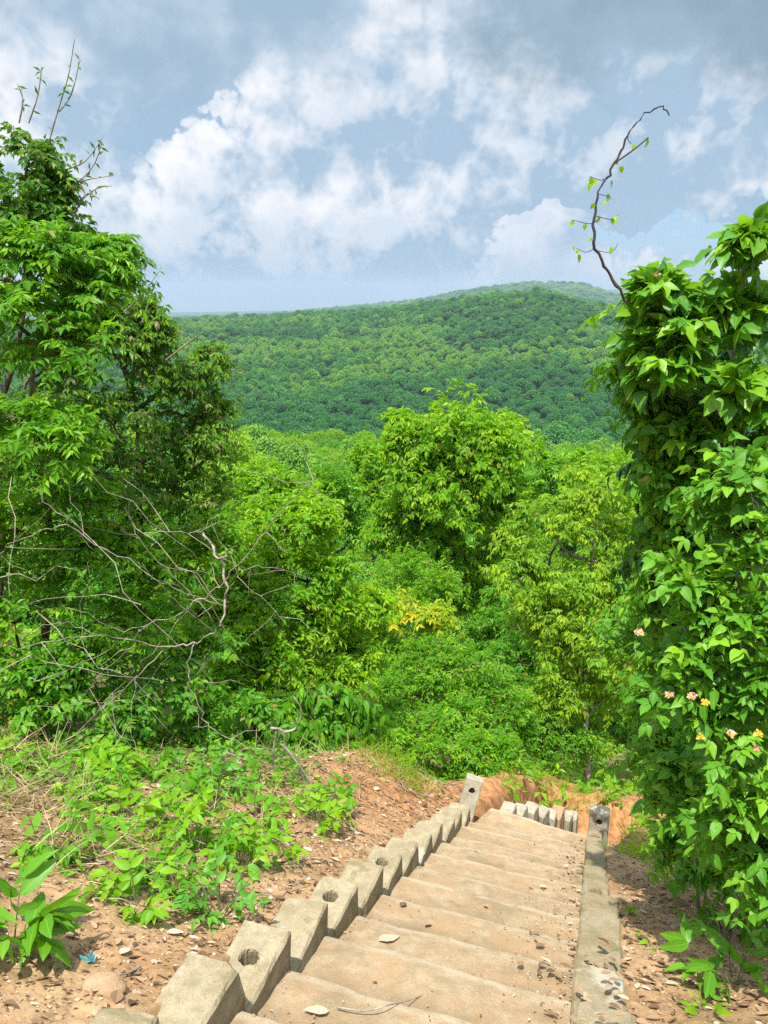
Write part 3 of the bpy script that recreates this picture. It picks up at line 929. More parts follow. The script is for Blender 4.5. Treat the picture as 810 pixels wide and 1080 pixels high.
plant('broadleaf_climber', 'light green broad-leaved climber crowning the right bush under the bare vine', 'climber', gnd(740, 4.0),
      [(690, 312, 4.0, 22, 18), (705, 335, 4.0, 36, 26), (760, 340, 4.1, 44, 28), (702, 372, 3.9, 20, 20), (720, 395, 3.9, 34, 24), (800, 330, 4.0, 30, 40), (795, 262, 3.9, 20, 16), (690, 430, 4.1, 14, 20), (735, 465, 3.95, 22, 22), (790, 420, 3.8, 34, 34)],
      None, 'broad', n_sub=6, n_spray=4, spray=.26, pairs=3, leafL=.115, ratio=.62, droop=.35, trunk=.012, bark='palebark', young=.6, tmpl=OVH, sub=.45, upw=.6)
plant('fine_climber', 'small-leaved climber hanging down the left face of the right bush, above the lantana', 'climber', gnd(745, 4.2),
      [(678, 430, 4.1, 20, 30), (700, 490, 4.05, 24, 36), (690, 560, 4.1, 20, 34), (725, 535, 4.0, 28, 36), (740, 450, 4.0, 30, 34), (775, 480, 3.9, 34, 34), (705, 610, 4.0, 24, 30), (680, 640, 4.2, 18, 34),
       (662, 380, 4.15, 16, 24), (800, 440, 3.9, 30, 30)],
      None, 'mid', n_sub=7, n_spray=9, spray=.2, pairs=4, leafL=.062, ratio=.5, droop=.6, trunk=.01, bark='palebark', young=.35, tmpl=OV, sub=.45, ldroop=.5)
plant('lantana_bush', 'lantana bush with broad toothed leaves and pink-yellow flowers at the right edge', 'flowering shrub', gnd(790, 3.2),
      [(770, 600, 3.3, 50, 34), (730, 620, 3.3, 26, 26), (790, 660, 3.2, 50, 40), (745, 710, 3.2, 36, 40), (800, 730, 3.1, 40, 40), (770, 780, 3.1, 44, 36), (800, 830, 3.0, 44, 36),
       (850, 700, 3.1, 60, 110), (790, 510, 3.4, 40, 36), (735, 660, 3.35, 34, 34), (700, 700, 3.5, 20, 26), (770, 555, 3.4, 40, 30), (725, 750, 3.2, 30, 26), (770, 860, 3.1, 36, 26), (795, 895, 3.0, 40, 30), (748, 865, 3.25, 28, 26), (830, 950, 2.9, 50, 40), (720, 820, 3.5, 24, 24)],
      None, 'lantana', n_sub=7, n_spray=5, spray=.22, pairs=3, dens=1.25, leafL=.08, ratio=.6, droop=.25, trunk=.012, bark='palebark', young=.55, tmpl=OVH, sub=.42, upw=.4)
plant('trailing_shrub', 'yellow-green trailing shrub below the lantana by the right path edge', 'shrub', gnd(720, 4.9),
      [(700, 800, 5.6, 32, 34), (740, 830, 4.8, 44, 34), (790, 880, 4.0, 44, 34), (692, 740, 5.8, 26, 40), (760, 870, 4.2, 36, 26), (665, 690, 6.2, 34, 50), (680, 640, 6.2, 34, 44), (715, 790, 5.2, 40, 40), (800, 930, 3.7, 40, 24), (730, 885, 4.5, 40, 26), (712, 855, 5.0, 28, 24), (765, 915, 4.0, 34, 22), (705, 775, 5.4, 26, 30)],
      None, 'mid', n_sub=8, n_spray=12, spray=.22, pairs=4, leafL=.07, ratio=.45, droop=.4, trunk=.012, young=.35, tmpl=OVH)


# flowers of the lantana: little heads of petals, parts of the bush
lant = bpy.data.objects['lantana_bush']
for (px, py, Y, kind) in [(730, 735, 2.92, 'p'), (771, 775, 2.82, 'p'), (799, 775, 2.8, 'y'), (797, 790, 2.82, 'p'), (706, 733, 3.0, 'p'), (744, 742, 2.95, 'y'), (739, 779, 2.9, 'y'),
                          (692, 290, 3.9, 'p'), (674, 668, 3.1, 'p')]:
    c = P(px, py, Y) - np.array(lant.location)
    mb = MB(); n = 34
    d = sphere_dirs(n, -.1); view = unit(-P(px, py, Y)); d = unit(d + view * .6)
    b = c + d * .014
    leaves(mb, b, d * .4 + rng.normal(0, .6, (n, 3)), d, .012, .011, DI, rng.random(n), 0)
    f = mb.build('flower_head', M['pinkp' if kind == 'p' else 'yelp'], parent=lant, smooth=False)
    if kind == 'p':
        mb = MB(); n = 10
        d = unit(rng.normal(0, .35, (n, 3)) + view)
        leaves(mb, c + d * .018, rng.normal(0, 1, (n, 3)), d, .009, .008, DI, rng.random(n), 0)
        g_ = mb.build('flower_centre', M['yelp'], parent=f, smooth=False)


def pxline(pts, Y):
    """photo points -> world polyline; Y number or list"""
    Ys = Y if isinstance(Y, (list, tuple)) else np.linspace(Y, Y, len(pts))
    return np.array([P(a, b, yy) for (a, b), yy in zip(pts, Ys)])


def smoothline(p, k=4):
    p = np.asarray(p, float); out = []
    for i in range(len(p) - 1):
        p0 = p[max(i - 1, 0)]; p1 = p[i]; p2 = p[i + 1]; p3 = p[min(i + 2, len(p) - 1)]
        for t in np.linspace(0, 1, k, endpoint=False):
            out.append(.5 * ((2 * p1) + (-p0 + p2) * t + (2 * p0 - 5 * p1 + 4 * p2 - p3) * t * t + (-p0 + 3 * p1 - 3 * p2 + p3) * t ** 3))
    out.append(p[-1])
    return np.array(out)


# bare vine against the sky
vp = [(660, 318), (653, 306), (640, 285), (629, 262), (626, 238), (630, 208), (641, 184), (655, 160), (664, 138), (680, 121), (697, 113), (706, 122)]
base = P(660, 318, 3.9)
ev = empty('bare_vine', base, 'bare dark vine arching up against the sky above the right bush', 'vine')
mb = MB(); pl = smoothline(pxline(vp, 3.9)) - base
pl[1:-1] += rng.normal(0, .004, pl[1:-1].shape)
mb.tube(pl, np.linspace(.0085, .0028, len(pl)) * (1 + rng.normal(0, .12, len(pl))), 7)
mb.build('vine_stem', M['vine'], parent=ev)
for pts, r_ in [([(648, 172), (660, 164), (672, 155), (684, 145)], .005), ([(641, 186), (634, 190), (622, 186)], .0025), ([(630, 232), (622, 236), (604, 232)], .0025),
                ([(629, 228), (648, 232), (652, 226)], .0022), ([(627, 262), (618, 266), (608, 262)], .0022), ([(632, 205), (644, 208), (640, 212)], .002),
                ([(628, 264), (645, 266), (652, 256)], .002), ([(664, 140), (662, 146), (666, 152)], .002)]:
    mb = MB(); l = smoothline(pxline(pts, 3.9)) - base
    mb.tube(l, np.linspace(r_, r_ * .6, len(l)), 5)
    mb.build('side_shoot', M['vine'], parent=ev)
mb = MB()
lp = [(622, 187), (624, 192), (644, 190), (604, 232), (608, 264), (610, 268), (606, 260), (629, 190), (641, 204), (632, 228), (645, 230), (625, 250), (650, 228), (640, 212), (646, 260),
      (655, 175), (683, 146), (668, 152), (628, 215), (618, 236), (652, 170)]
pp = np.array([P(a, b, 3.9) for a, b in lp]) - base
n = len(pp)
for k in range(n):
    mb = MB()
    leaves(mb, pp[k:k + 1], rng.normal(0, .5, (1, 3)) + [0, 0, -.8], rng.normal(0, .5, (1, 3)) + [0, -1, .3], rng.uniform(.028, .05), .022, OV, rng.random(), .7)
    mb.build('leaflet', M['lime'], parent=ev)

# thin dead creeper tops on the left tree
base = P(60, 170, 7)
e2 = empty('dry_twig_top', base, 'thin bare twigs sticking up into the sky from the tall left tree', 'twigs')
lf = MB()
for pts in [[(40, 190), (60, 120), (72, 80), (79, 38)], [(62, 118), (75, 100), (84, 64)], [(30, 130), (40, 100), (44, 70)], [(66, 180), (90, 170), (108, 145)],
            [(60, 200), (90, 190), (120, 185)], [(75, 235), (90, 205), (105, 210)], [(130, 330), (150, 310), (168, 286)], [(150, 340), (158, 315), (165, 296)], [(175, 380), (200, 360), (214, 350)], [(60, 210), (95, 180), (108, 150)], [(70, 225), (100, 200), (118, 196)], [(20, 130), (24, 105), (18, 88)], [(120, 310), (145, 300), (150, 275)]]:
    mb = MB(); l = smoothline(pxline(pts, 7)) - base
    mb.tube(l, np.linspace(.008, .003, len(l)), 4)
    mb.build('twig', M['twig'], parent=e2)
    idx = rng.integers(2, len(l), 7)
    leaves(lf, l[idx], rng.normal(0, .6, (7, 3)), rng.normal(0, .4, (7, 3)) + [0, -.4, .6], .07, .022, DI, rng.random(7), 0)
lf.build('leaves', M['dark'], parent=e2, smooth=False)

# dead fallen branch on the left
base = P(234, 655, 5.4)
eb = empty('dead_branch', base, 'bare grey dead branch with forking limbs lying across the left bushes', 'branch')
limbs = [
    ([(214, 562), (226, 582), (238, 612), (236, 640), (232, 660)], .024, .018, 5.2),
    ([(232, 660), (218, 672), (205, 679), (178, 681), (150, 678), (110, 671), (60, 674), (0, 692)], .019, .006, 5.2),
    ([(205, 679), (197, 700), (200, 722), (212, 748), (222, 765), (250, 782), (290, 792)], .013, .005, 5.1),
    ([(238, 612), (222, 626), (200, 640), (185, 650), (140, 663), (110, 688), (60, 712), (25, 720)], .011, .004, 5.0),
    ([(238, 612), (254, 592), (280, 560), (310, 525), (334, 502)], .013, .005, 5.5),
    ([(34, 514), (60, 540), (90, 565), (135, 592), (170, 612), (196, 625), (240, 640)], .010, .006, 4.9),
    ([(214, 563), (190, 561), (152, 562)], .010, .005, 5.1),
    ([(70, 553), (40, 560), (10, 575), (0, 590)], .008, .004, 4.8),
    ([(172, 686), (150, 710), (110, 745), (62, 792)], .010, .005, 5.0),
    ([(143, 680), (120, 700), (85, 735), (60, 765)], .008, .004, 5.0),
    ([(144, 712), (140, 740), (138, 775), (152, 800)], .006, .003, 4.95),
    ([(215, 690), (214, 730), (212, 770), (207, 812)], .006, .003, 5.0),
    ([(110, 671), (80, 660), (55, 657), (20, 670)], .007, .003, 5.1),
    ([(240, 620), (265, 600), (290, 598), (330, 612)], .006, .003, 5.4),
    ([(250, 608), (275, 630), (300, 655)], .005, .003, 5.4),
    ([(225, 655), (205, 630), (175, 600), (150, 575), (137, 545), (125, 480)], .006, .003, 5.3),
    ([(200, 640), (170, 680), (130, 720), (95, 760)], .006, .003, 5.0),
]
for i, (pts, r0, r1, Y) in enumerate(limbs):
    l = smoothline(pxline(pts, list(Y + np.linspace(0, .25, len(pts)) * (1 if i % 2 else -1))), 4) - base
    l[1:-1] += rng.normal(0, .010, l[1:-1].shape)
    tr = br = MB()
    (tr if i == 0 else br).tube(l, np.linspace(r0, r1, len(l)) * .38 * (1 + rng.normal(0, .13, len(l))), 7)
    for _ in range(4 if i else 1):                       # fine side twigs
        j = rng.integers(1, len(l) - 1)
        d = rng.normal(0, 1, 3) * [1, .5, .8]
        d /= np.linalg.norm(d)
        br.tube(bent(l[j], l[j] + d * rng.uniform(.15, .5), 4, .08), np.linspace(r1 * .6, .0012, 4), 4)
    br.build('side_limb' if i else 'main_limb', M['twig'], parent=eb)

# pale dead root tangle by the bank
base = P(292, 790, 5.9)
er = empty('dead_root', base, 'pale bare root tangle hanging on the bank beside the hanging-leaf shrub', 'root')
for pts in [[(285, 768), (297, 770), (300, 780), (296, 800), (270, 806)], [(292, 770), (288, 800), (290, 850), (289, 870)], [(296, 785), (310, 800), (325, 838), (318, 850)],
            [(270, 806), (262, 820), (240, 846), (222, 856)], [(270, 806), (250, 798), (225, 788)], [(300, 772), (312, 768), (318, 750), (310, 735)], [(255, 790), (252, 820), (258, 840)],
            [(298, 785), (330, 830), (322, 845)]]:
    mb = MB(); l = smoothline(pxline(pts, 5.7), 4) - base
    mb.tube(l, np.linspace(.013, .005, len(l)), 6)
    mb.build('root_strand', M['twig'], parent=er)


# ------------------------------------------------------------------ small plants on the ground
def rosette(name, label, px, py_or_Y, n, leafL, ratio, mat, h=.25, pairs=3, young=.4, group='small plants on the ground', tmpl=OVH, spread=.6):
    g = ground(px, py_or_Y)
    e = empty(name, g, label, 'plant', group)
    fo, sm = MB(), MB()
    a = rng.uniform(0, 2 * np.pi, n)
    d = np.stack([np.cos(a) * spread, np.sin(a) * spread, rng.uniform(.5, 1.3, n)], 1)
    b = np.zeros((n, 3)) + np.stack([np.cos(a), np.sin(a), a * 0], 1) * .03
    sprays(fo, b, d, h * rng.uniform(.6, 1.15, n), pairs, leafL, ratio, .35, 50, tmpl, np.full(n, young) * rng.uniform(.3, 1.2, n), .35, .2, sm, .0035, .3)
    sm.build('stems', M['stem'], parent=e)
    fo.build('foliage', M[mat], parent=e, smooth=True)
    return e


def inv(px, py):
    """forward distance at which the photo pixel meets the terrain"""
    d = ray(px, py)
    lo = None
    for t in np.arange(1.5, 30, .03):
        p = d * t
        if p[2] < float(H(p[0], p[1])):
            return p[1]
    return 10.


rosette('leafy_seedling', 'large-leaved plant with long oval leaves at the bottom left edge', 12, inv(22, 1000), 9, .15, .42, 'broad', .27, 3, .25)
rosette('leafy_seedling', 'second large-leaved sprout with leaves overlapping the left frame edge', -25, inv(0, 985), 6, .16, .42, 'broad', .34, 3, .35)
rosette('leafy_seedling', 'bright light-green seedling in the middle of the left leaf litter', 155, inv(155, 915), 7, .11, .4, 'lime', .16, 1, .6)
rosette('leafy_seedling', 'large toothed-leaf sapling at the bottom right corner', 775, inv(775, 1045), 9, .15, .42, 'broad', .33, 2, .3)
rosette('leafy_seedling', 'small bright sprout with three leaves against the right stair edge', 663, inv(663, 968), 5, .055, .4, 'lime', .07, 1, .5)
rosette('leafy_seedling', 'small pale sprout in the right leaf litter, right of the stair edge', 692, inv(692, 1000), 6, .06, .4, 'lime', .10, 2, .5)
rosette('leafy_seedling', 'yellow-green sprout in the leaf litter under the lantana', 752, inv(752, 935), 8, .085, .42, 'lime', .16, 2, .5)
rosette('leafy_seedling', 'low sprout with three light leaves at the lower right frame edge', 745, inv(745, 1072), 6, .07, .42, 'lime', .09, 1, .5)
bankp = [(95, 850, 'mid', 'leafy clump beside the dry grass on the left bank'), (120, 820, 'lime', 'bright leafy clump under the dead branch tip'),
         (160, 810, 'mid', 'mid-green clump in the middle of the left bank'), (200, 850, 'mid', 'clump right of the bright clump on the bank'),
         (130, 870, 'lime', 'light green clump above the bright seedling'), (240, 830, 'cool', 'bluish green clump near the pale root tangle'),
         (215, 905, 'mid', 'green clump at the lower rim of the bank, above the blocks'), (255, 915, 'lime', 'light clump where the bank meets the bare soil'),
         (270, 870, 'mid', 'green clump just below the pale root tangle'), (185, 935, 'mid', 'low clump at the foot of the bank near the bright seedling'),
         (70, 900, 'mid', 'clump above the large-leaved plant'), (40, 770, 'cool', 'grassy clump at the left edge under the dark shrub'),
         (10, 780, 'mid', 'green clump cut by the left frame edge above the dry grass'), (290, 905, 'lime', 'sprout clump nearest the upper blocks of the left stair edge'),
         (350, 850, 'mid', 'small clump in front of the orange bank'), (335, 870, 'lime', 'tiny sprout on bare soil before the orange bank'),
         (90, 800, 'mid', 'clump behind the dry grass on the left bank'), (180, 880, 'lime', 'yellowish clump behind the bright seedling'),
         (145, 960, 'lime', 'small sprout on the bare soil left of the blocks'), (232, 965, 'cool', 'tiny round-leaved sprout beside the blocks'),
         (705, 905, 'mid', 'green clump on the right slope beside the stair edge'), (720, 880, 'lime', 'light clump on the right slope under the trailing shrub'),
         (690, 870, 'mid', 'clump on the right slope near the short upright block'), (765, 985, 'mid', 'clump of dark leaves behind the corner sapling')]
for (px, py, mat, lab) in bankp:
    rosette('ground_plant', lab, px, inv(px, py), int(rng.integers(12, 20)), rng.uniform(.065, .095), .48, mat, rng.uniform(.24, .40), 3, .35, 'leafy clumps on the slope')


# ------------------------------------------------------------------ stuff on the ground
def ground_pts(n, s0, s1, q0, q1, thin=None):
    s = rng.uniform(s0, s1, n); q = rng.uniform(q0, q1, n)
    x, y = sq2xy(s, q)
    if thin is not None:
        k = rng.random(n) < thin(s, q, x, y)
        s, q, x, y = s[k], q[k], x[k], y[k]
    return s, q, x, y, H(x, y)


def normals(x, y, e=.04):
    hx = (H(x + e, y) - H(x - e, y)) / (2 * e); hy = (H(x, y + e) - H(x, y - e)) / (2 * e)
    return unit(np.stack([-hx, -hy, np.ones_like(hx)], 1))


# dry leaf litter
mb = MB()
for (n, a) in ((12500, (1.2, 8.5, -5., -1.43)), (13000, (1.2, 9, .25, 3.8))):
    s, q, x, y, z = ground_pts(n, *a, thin=lambda s, q, x, y: np.clip(.55 + 1.9 * fbm(x * 1.4, y * 1.4, 3, 55), .08, 1))
    nn = normals(x, y); m = len(x)
    L = rng.uniform(.025, .085, m) * rng.uniform(.6, 1, m)
    ax = np.cross(nn, unit(rng.normal(0, 1, (m, 3))))
    leaves(mb, np.stack([x, y, z + .008], 1), ax, nn + rng.normal(0, .3, (m, 3)), L, L * rng.uniform(.35, .6, m), CU, rng.random(m) ** 1.25, 0)
# crumbled bits of leaf and grit between the whole leaves, some on the treads
for (n, a) in ((16000, (1.2, 7.0, -4., -1.43)), (11000, (1.2, 7.5, .25, 3.))):
    s, q, x, y, z = ground_pts(n, *a)
    m = len(x); L = rng.uniform(.008, .028, m)
    leaves(mb, np.stack([x, y, z + .004], 1), np.cross(normals(x, y), rng.normal(0, 1, (m, 3))), normals(x, y) + rng.normal(0, .35, (m, 3)), L, L * .6, DI, rng.random(m), 0)
n = 1000
s = rng.uniform(1.4, 7.2, n); q = np.where(rng.random(n) < .7, QR - np.abs(rng.normal(0, .22, n)), QL + np.abs(rng.normal(0, .12, n))); x, y = sq2xy(s, q); L = rng.uniform(.006, .022, n)
leaves(mb, np.stack([x, y, stair_z(s, q) + .010], 1), rng.normal(0, 1, (n, 3)) * [1, 1, .2], np.tile([.1, .3, .9], (n, 1)), L, L * .6, DI, rng.random(n), 0)
# on the steps, thick along the right edge
n = 280
s = rng.uniform(1.4, 7.2, n); q = np.where(rng.random(n) < .8, QR - np.abs(rng.normal(0, .13, n)), rng.uniform(QL, QR, n))
x, y = sq2xy(s, q); z = stair_z(s, q)
L = .014 + .06 * rng.random(n) ** 1.8
nn = np.tile([SA * .38, CA * .38, .92], (n, 1))
ax = np.cross(nn, unit(rng.normal(0, 1, (n, 3))))
leaves(mb, np.stack([x, y, z + .016], 1), ax, nn + rng.normal(0, .18, (n, 3)), L, L * rng.uniform(.3, .7, n), CU, rng.random(n) * .9, 0)
n = 150
s = rng.uniform(1.4, 3.6, n); q = rng.uniform(QR, QR + .24, n); x, y = sq2xy(s, q); i_ = np.ceil((s - S0) / PITCHS); z = -H0 - TAN * (S0 + i_ * PITCHS) + .005
leaves(mb, np.stack([x, y, z + .02], 1), np.cross(nn[:n], unit(rng.normal(0, 1, (n, 3)))), nn[:n] + rng.normal(0, .25, (n, 3)), rng.uniform(.02, .08, n), .03, CU, rng.random(n), 0)
tag(mb.build('leaf_litter', M['litter'], smooth=False), 'dry brown leaf litter scattered over the soil beside the stairs', 'leaf litter', kind='stuff')

# pebbles and crumbs of soil
mb = MB()
ico = np.array([(0, 0, 1), (.9, 0, .3), (.28, .85, .3), (-.73, .53, .3), (-.73, -.53, .3), (.28, -.85, .3), (0, 0, -.6)])
icf = np.array([(0, 1, 2), (0, 2, 3), (0, 3, 4), (0, 4, 5), (0, 5, 1), (6, 2, 1), (6, 3, 2), (6, 4, 3), (6, 5, 4), (6, 1, 5)])
for (n, a) in ((1500, (1.2, 8, -3.4, -1.45)), (700, (1.2, 8, .25, 2.2))):
    s, q, x, y, z = ground_pts(n, *a)
    m = len(x); sz = rng.uniform(.004, .018, m) * (1 + (rng.random(m) < .04) * 1.2)
    V = ico[None] * sz[:, None, None] * rng.uniform(.7, 1.3, (m, 7, 3)) + np.stack([x, y, z], 1)[:, None]
    A = np.zeros((m, 7, 4), np.float32); A[:, :, 0] = rng.random(m)[:, None]
    mb.add(V.reshape(-1, 3), (icf[None] + (np.arange(m) * 7)[:, None, None]).reshape(-1, 3), A.reshape(-1, 4))
tag(mb.build('gravel', M['pebble'], smooth=False), 'small stones and soil crumbs on the bare ground', 'gravel', kind='stuff')

# fallen twigs
mb = MB()
for (n, a) in ((170, (1.5, 9, -4.5, -1.5)), (150, (1.3, 9, .3, 3.5))):
    s, q, x, y, z = ground_pts(n, *a)
    for i in range(len(x)):
        L = rng.uniform(.12, .5); an = rng.uniform(0, 6.28)
        p0 = np.array([x[i], y[i], z[i] + .015]); x1, y1 = x[i] + L * math.cos(an), y[i] + L * math.sin(an)
        p1 = np.array([x1, y1, float(H(x1, y1)) + rng.uniform(.01, .08)])
        mb.tube(bent(p0, p1, 5, .05, .04), np.linspace(.0045, .0018, 5) * rng.uniform(.6, 1.3), 4)
tag(mb.build('twig_litter', M['twig'], smooth=True), 'thin dry twigs strewn over the soil and leaves', 'twigs', kind='stuff')

# dry grass mat at the left
mb = MB()
for (px, py, n, rad) in [(20, 800, 260, .34), (50, 840, 260, .36), (8, 850, 220, .3), (85, 900, 150, .3), (250, 880, 90, .25), (180, 790, 90, .3), (120, 905, 120, .3), (380, 815, 60, .2), (330, 850, 60, .25)]:
    Y = inv(px, py); g = ground(px, Y)
    ang = rng.uniform(0, 6.28, n); rr = rad * np.sqrt(rng.random(n))
    x = g[0] + rr * np.cos(ang); y = g[1] + rr * np.sin(ang); z = H(x, y)
    d = unit(np.stack([rng.normal(0, .8, n), rng.normal(-.3, .6, n), rng.uniform(-.1, .8, n)], 1))
    leaves(mb, np.stack([x, y, z + .03], 1), d, rng.normal(0, 1, (n, 3)) + [0, 0, .6], rng.uniform(.12, .36, n), .005, OV, rng.random(n), 0)
n = 6500
s, q, x, y, z = ground_pts(n, 1.6, 8.5, -5, -1.8, lambda s, q, x, y: np.clip(.35 + 2 * fbm(x * 1.2, y * 1.2, 3, 99), 0, 1) * sstep(1.7, 2.6, -q))
m = len(x)
d = unit(np.stack([rng.normal(0, .8, m), rng.normal(-.3, .6, m), rng.uniform(-.1, .6, m)], 1))
leaves(mb, np.stack([x, y, z + .02], 1), d, rng.normal(0, 1, (m, 3)) + [0, 0, .6], rng.uniform(.08, .3, m), .0045, OV, rng.random(m), 0)
tag(mb.build('dry_grass', M['straw'], smooth=False), 'straw-coloured dead grass matted on the left bank', 'dry grass', kind='stuff')

# green grass blades and low ground cover
mb = MB()
for (px, py, n, rad) in [(60, 745, 240, .4), (100, 740, 160, .35), (400, 800, 240, .5), (430, 815, 160, .35), (700, 910, 120, .4), (690, 885, 120, .4), (725, 930, 80, .35), (560, 815, 160, .5), (660, 900, 60, .25), (545, 832, 70, .25), (600, 842, 70, .25), (572, 828, 90, .3), (630, 845, 70, .25)]:
    Y = inv(px, py); g = ground(px, Y)
    ang = rng.uniform(0, 6.28, n); rr = rad * np.sqrt(rng.random(n))
    x = g[0] + rr * np.cos(ang); y = g[1] + rr * np.sin(ang); z = H(x, y)
    d = unit(np.stack([rng.normal(0, .5, n), rng.normal(0, .5, n), rng.uniform(.4, 1, n)], 1))
    leaves(mb, np.stack([x, y, z], 1), d, rng.normal(0, 1, (n, 3)), rng.uniform(.1, .3, n), .009, OV, rng.random(n), .2)
tag(mb.build('grass', M['lime'], smooth=False), 'thin green grass blades growing on the banks', 'grass', kind='stuff')

mb = MB(); sm = MB()


def cover(n, s0, s1, q0, q1, thin, mat_len, h):
    s, q, x, y, z = ground_pts(n, s0, s1, q0, q1, thin)
    m = len(x)
    d = np.stack([rng.normal(0, .6, m), rng.normal(-.1, .6, m), rng.uniform(.3, 1.2, m)], 1)
    sprays(mb, np.stack([x, y, z - .02], 1), d, h * rng.uniform(.5, 1.3, m), 3, mat_len, .48, .35, 55, OV if mat_len < .1 else DI, (rng.random(m) < .3) * rng.uniform(.3, 1, m), .2, .3, None, 0, .2)


cover(8500, 2.4, 9.5, -6, -1.75, lambda s, q, x, y: np.clip((.5 + 2.2 * fbm(x * .9, y * .9, 3, 91)), 0, 1) * sstep(.25, 1.3, -q - 1.9 + .6 * (s > 7) + .4 * (s < 5.5)), .06, .2)
cover(2600, 2.6, 9.5, .55, 5, lambda s, q, x, y: np.clip((.25 + 1.8 * fbm(x * .9, y * .9, 3, 92)), 0, 1) * sstep(.6, 1.9, q) + .05, .06, .18)
cover(9500, 8.6, 30, -17, 15, lambda s, q, x, y: (1 - (np.abs(xy2sq2(x, y)[1] + .1) < .8) * (xy2sq2(x, y)[0] < 2.5)) * .9, .15, .5)
tag(mb.build('undergrowth', M['fresh'], smooth=False), 'low leafy undergrowth carpeting the slope between the shrubs', 'undergrowth', kind='stuff')


# single notable bits on the steps and soil
def single_leaf(px, py, label, L, W, onstep=True):
    d = ray(px, py)
    t = np.arange(1.5, 12, .01)
    pts = d[None] * t[:, None]
    s, q = xy2sq(pts[:, 0], pts[:, 1])
    z = stair_z(s, q) if onstep else H(pts[:, 0], pts[:, 1])
    k = int(np.argmax(pts[:, 2] < z + .012))
    p = pts[k]
    mb = MB(); n = np.array([[SA * .4, CA * .4, .9]])
    leaves(mb, np.zeros((1, 3)), np.cross(n, rng.normal(0, 1, (1, 3))), n + rng.normal(0, .08, (1, 3)), L, W, (OV[0] * np.array([1, 1, .4, -.4]), OV[1]), np.array([.9]), 0)
    o = mb.build('fallen_leaf', M['litter'], smooth=True)
    o.location = p
    return tag(o, label, 'leaf', 'big pale leaves fallen on the stairs')


single_leaf(400, 992, 'large pale dead leaf lying on the step beside the left blocks', .14, .085)
single_leaf(347, 1066, 'pale dead leaf on the lowest visible step near the left blocks', .11, .06)
# a long thin twig on the bottom step
mb = MB()
pts = []
for (px, py) in [(355, 1062), (385, 1066), (410, 1060), (440, 1052), (485, 1030)]:
    d = ray(px, py); t = np.arange(1.5, 12, .01); q_ = d[None] * t[:, None]; s, q = xy2sq(q_[:, 0], q_[:, 1]); pts.append(q_[int(np.argmax(q_[:, 2] < stair_z(s, q) + .018))])
mb.tube(smoothline(pts), np.linspace(.004, .002, 17), 5)
o = mb.build('fallen_twig', M['twig'], loc=pts[0])
tag(o, 'long thin curved twig lying across the lowest visible step', 'twig')

# blue wrapper scrap and a tan stone on the soil
g = ground(92, inv(92, 1014))
u_, v_ = np.meshgrid(np.linspace(-1, 1, 7), np.linspace(-1, 1, 6))
Vw = np.stack([u_ * .028, v_ * .018, .012 + .010 * np.sin(u_ * 4 + v_ * 2) * np.cos(v_ * 3)], -1).reshape(-1, 3)
Fw = [];
for a in range(5):
    for b in range(6):
        i = a * 7 + b; Fw += [(i, i + 1, i + 8), (i, i + 8, i + 7)]
mb = MB(); A = np.zeros((42, 4)); A[:, 0] = rng.random(42); mb.add(Vw, Fw, A)
o = mb.build('wrapper', M['foil'], smooth=False); o.location = g; o.rotation_euler = (.3, .1, .5)
sd = o.modifiers.new('thickness', 'SOLIDIFY'); sd.thickness = .002
tag(o, 'crumpled blue-green wrapper scrap on the soil at bottom left', 'litter')


def stone(px, py, r, label, mat):
    g = ground(px, inv(px, py))
    d = sphere_dirs(260, -1)
    bmx = bpy.data.meshes.new('stone')
    import bmesh
    bm = bmesh.new(); bmesh.ops.create_icosphere(bm, subdivisions=3, radius=1)
    for v in bm.verts:
        k = 1 + .35 * float(fbm(np.array(v.co.x * 1.3 + 5), np.array(v.co.y * 1.3 + v.co.z * 1.7), 3, int(px)))
        v.co = Vector((v.co.x * r * 1.2 * k, v.co.y * r * .9 * k, v.co.z * r * .6 * k))
    bm.to_mesh(bmx); bm.free(); bmx.materials.append(mat)
    for p in bmx.polygons: p.use_smooth = True
    o = bpy.data.objects.new('stone', bmx); COL.objects.link(o); o.location = g + [0, 0, r * .15]
    tag(o, label, 'stone', 'stones on the soil beside the stairs')


stone(110, 1043, .065, 'rounded tan stone on the soil left of the lowest blocks', M['brick'])
stone(718, 955, .04, 'pale stone in the leaf litter right of the stairs', M['block'])
stone(520, 862, .05, 'small rock wedged beside the leaning upright block', M['brick'])


# ------------------------------------------------------------------ far forest: one mass of tree crowns (geometry nodes)
SRC = bpy.data.collections.new('crown_sources')


def crown_source(k, mat, nleaf, lsize, asp):
    mb = MB()
    nl = 9
    c = np.vstack([[0, 0, .25 * asp], sphere_dirs(nl, -.1) * np.array([.55, .55, .5 * asp]) + [0, 0, .1 * asp]])
    r = np.concatenate([[.6], rng.uniform(.28, .46, nl)])
    for j in range(len(c)):
        n = int(nleaf * (r[j] / .4) ** 2)
        d = sphere_dirs(n, -.55)
        b = c[j] + d * r[j] * rng.uniform(.82, 1.04, (n, 1))
        leaves(mb, b, d * .5 + rng.normal(0, .6, (n, 3)) + [0, 0, -.25], d + rng.normal(0, .45, (n, 3)) + [0, 0, .25], lsize * rng.uniform(.6, 1.3, n), lsize * .75, DI,
               np.clip(rng.random() * .5 + rng.random(n) * .5, 0, 1), (rng.random(n) < .25) * rng.random() * .8)
    mb.tube([(0, 0, -1.4), (0, 0, -.5), (0, 0, .1)], [.06, .05, .03], 5)
    o = mb.build('forest_tree', mat, smooth=False)
    COL.objects.unlink(o); SRC.objects.link(o)
    return o


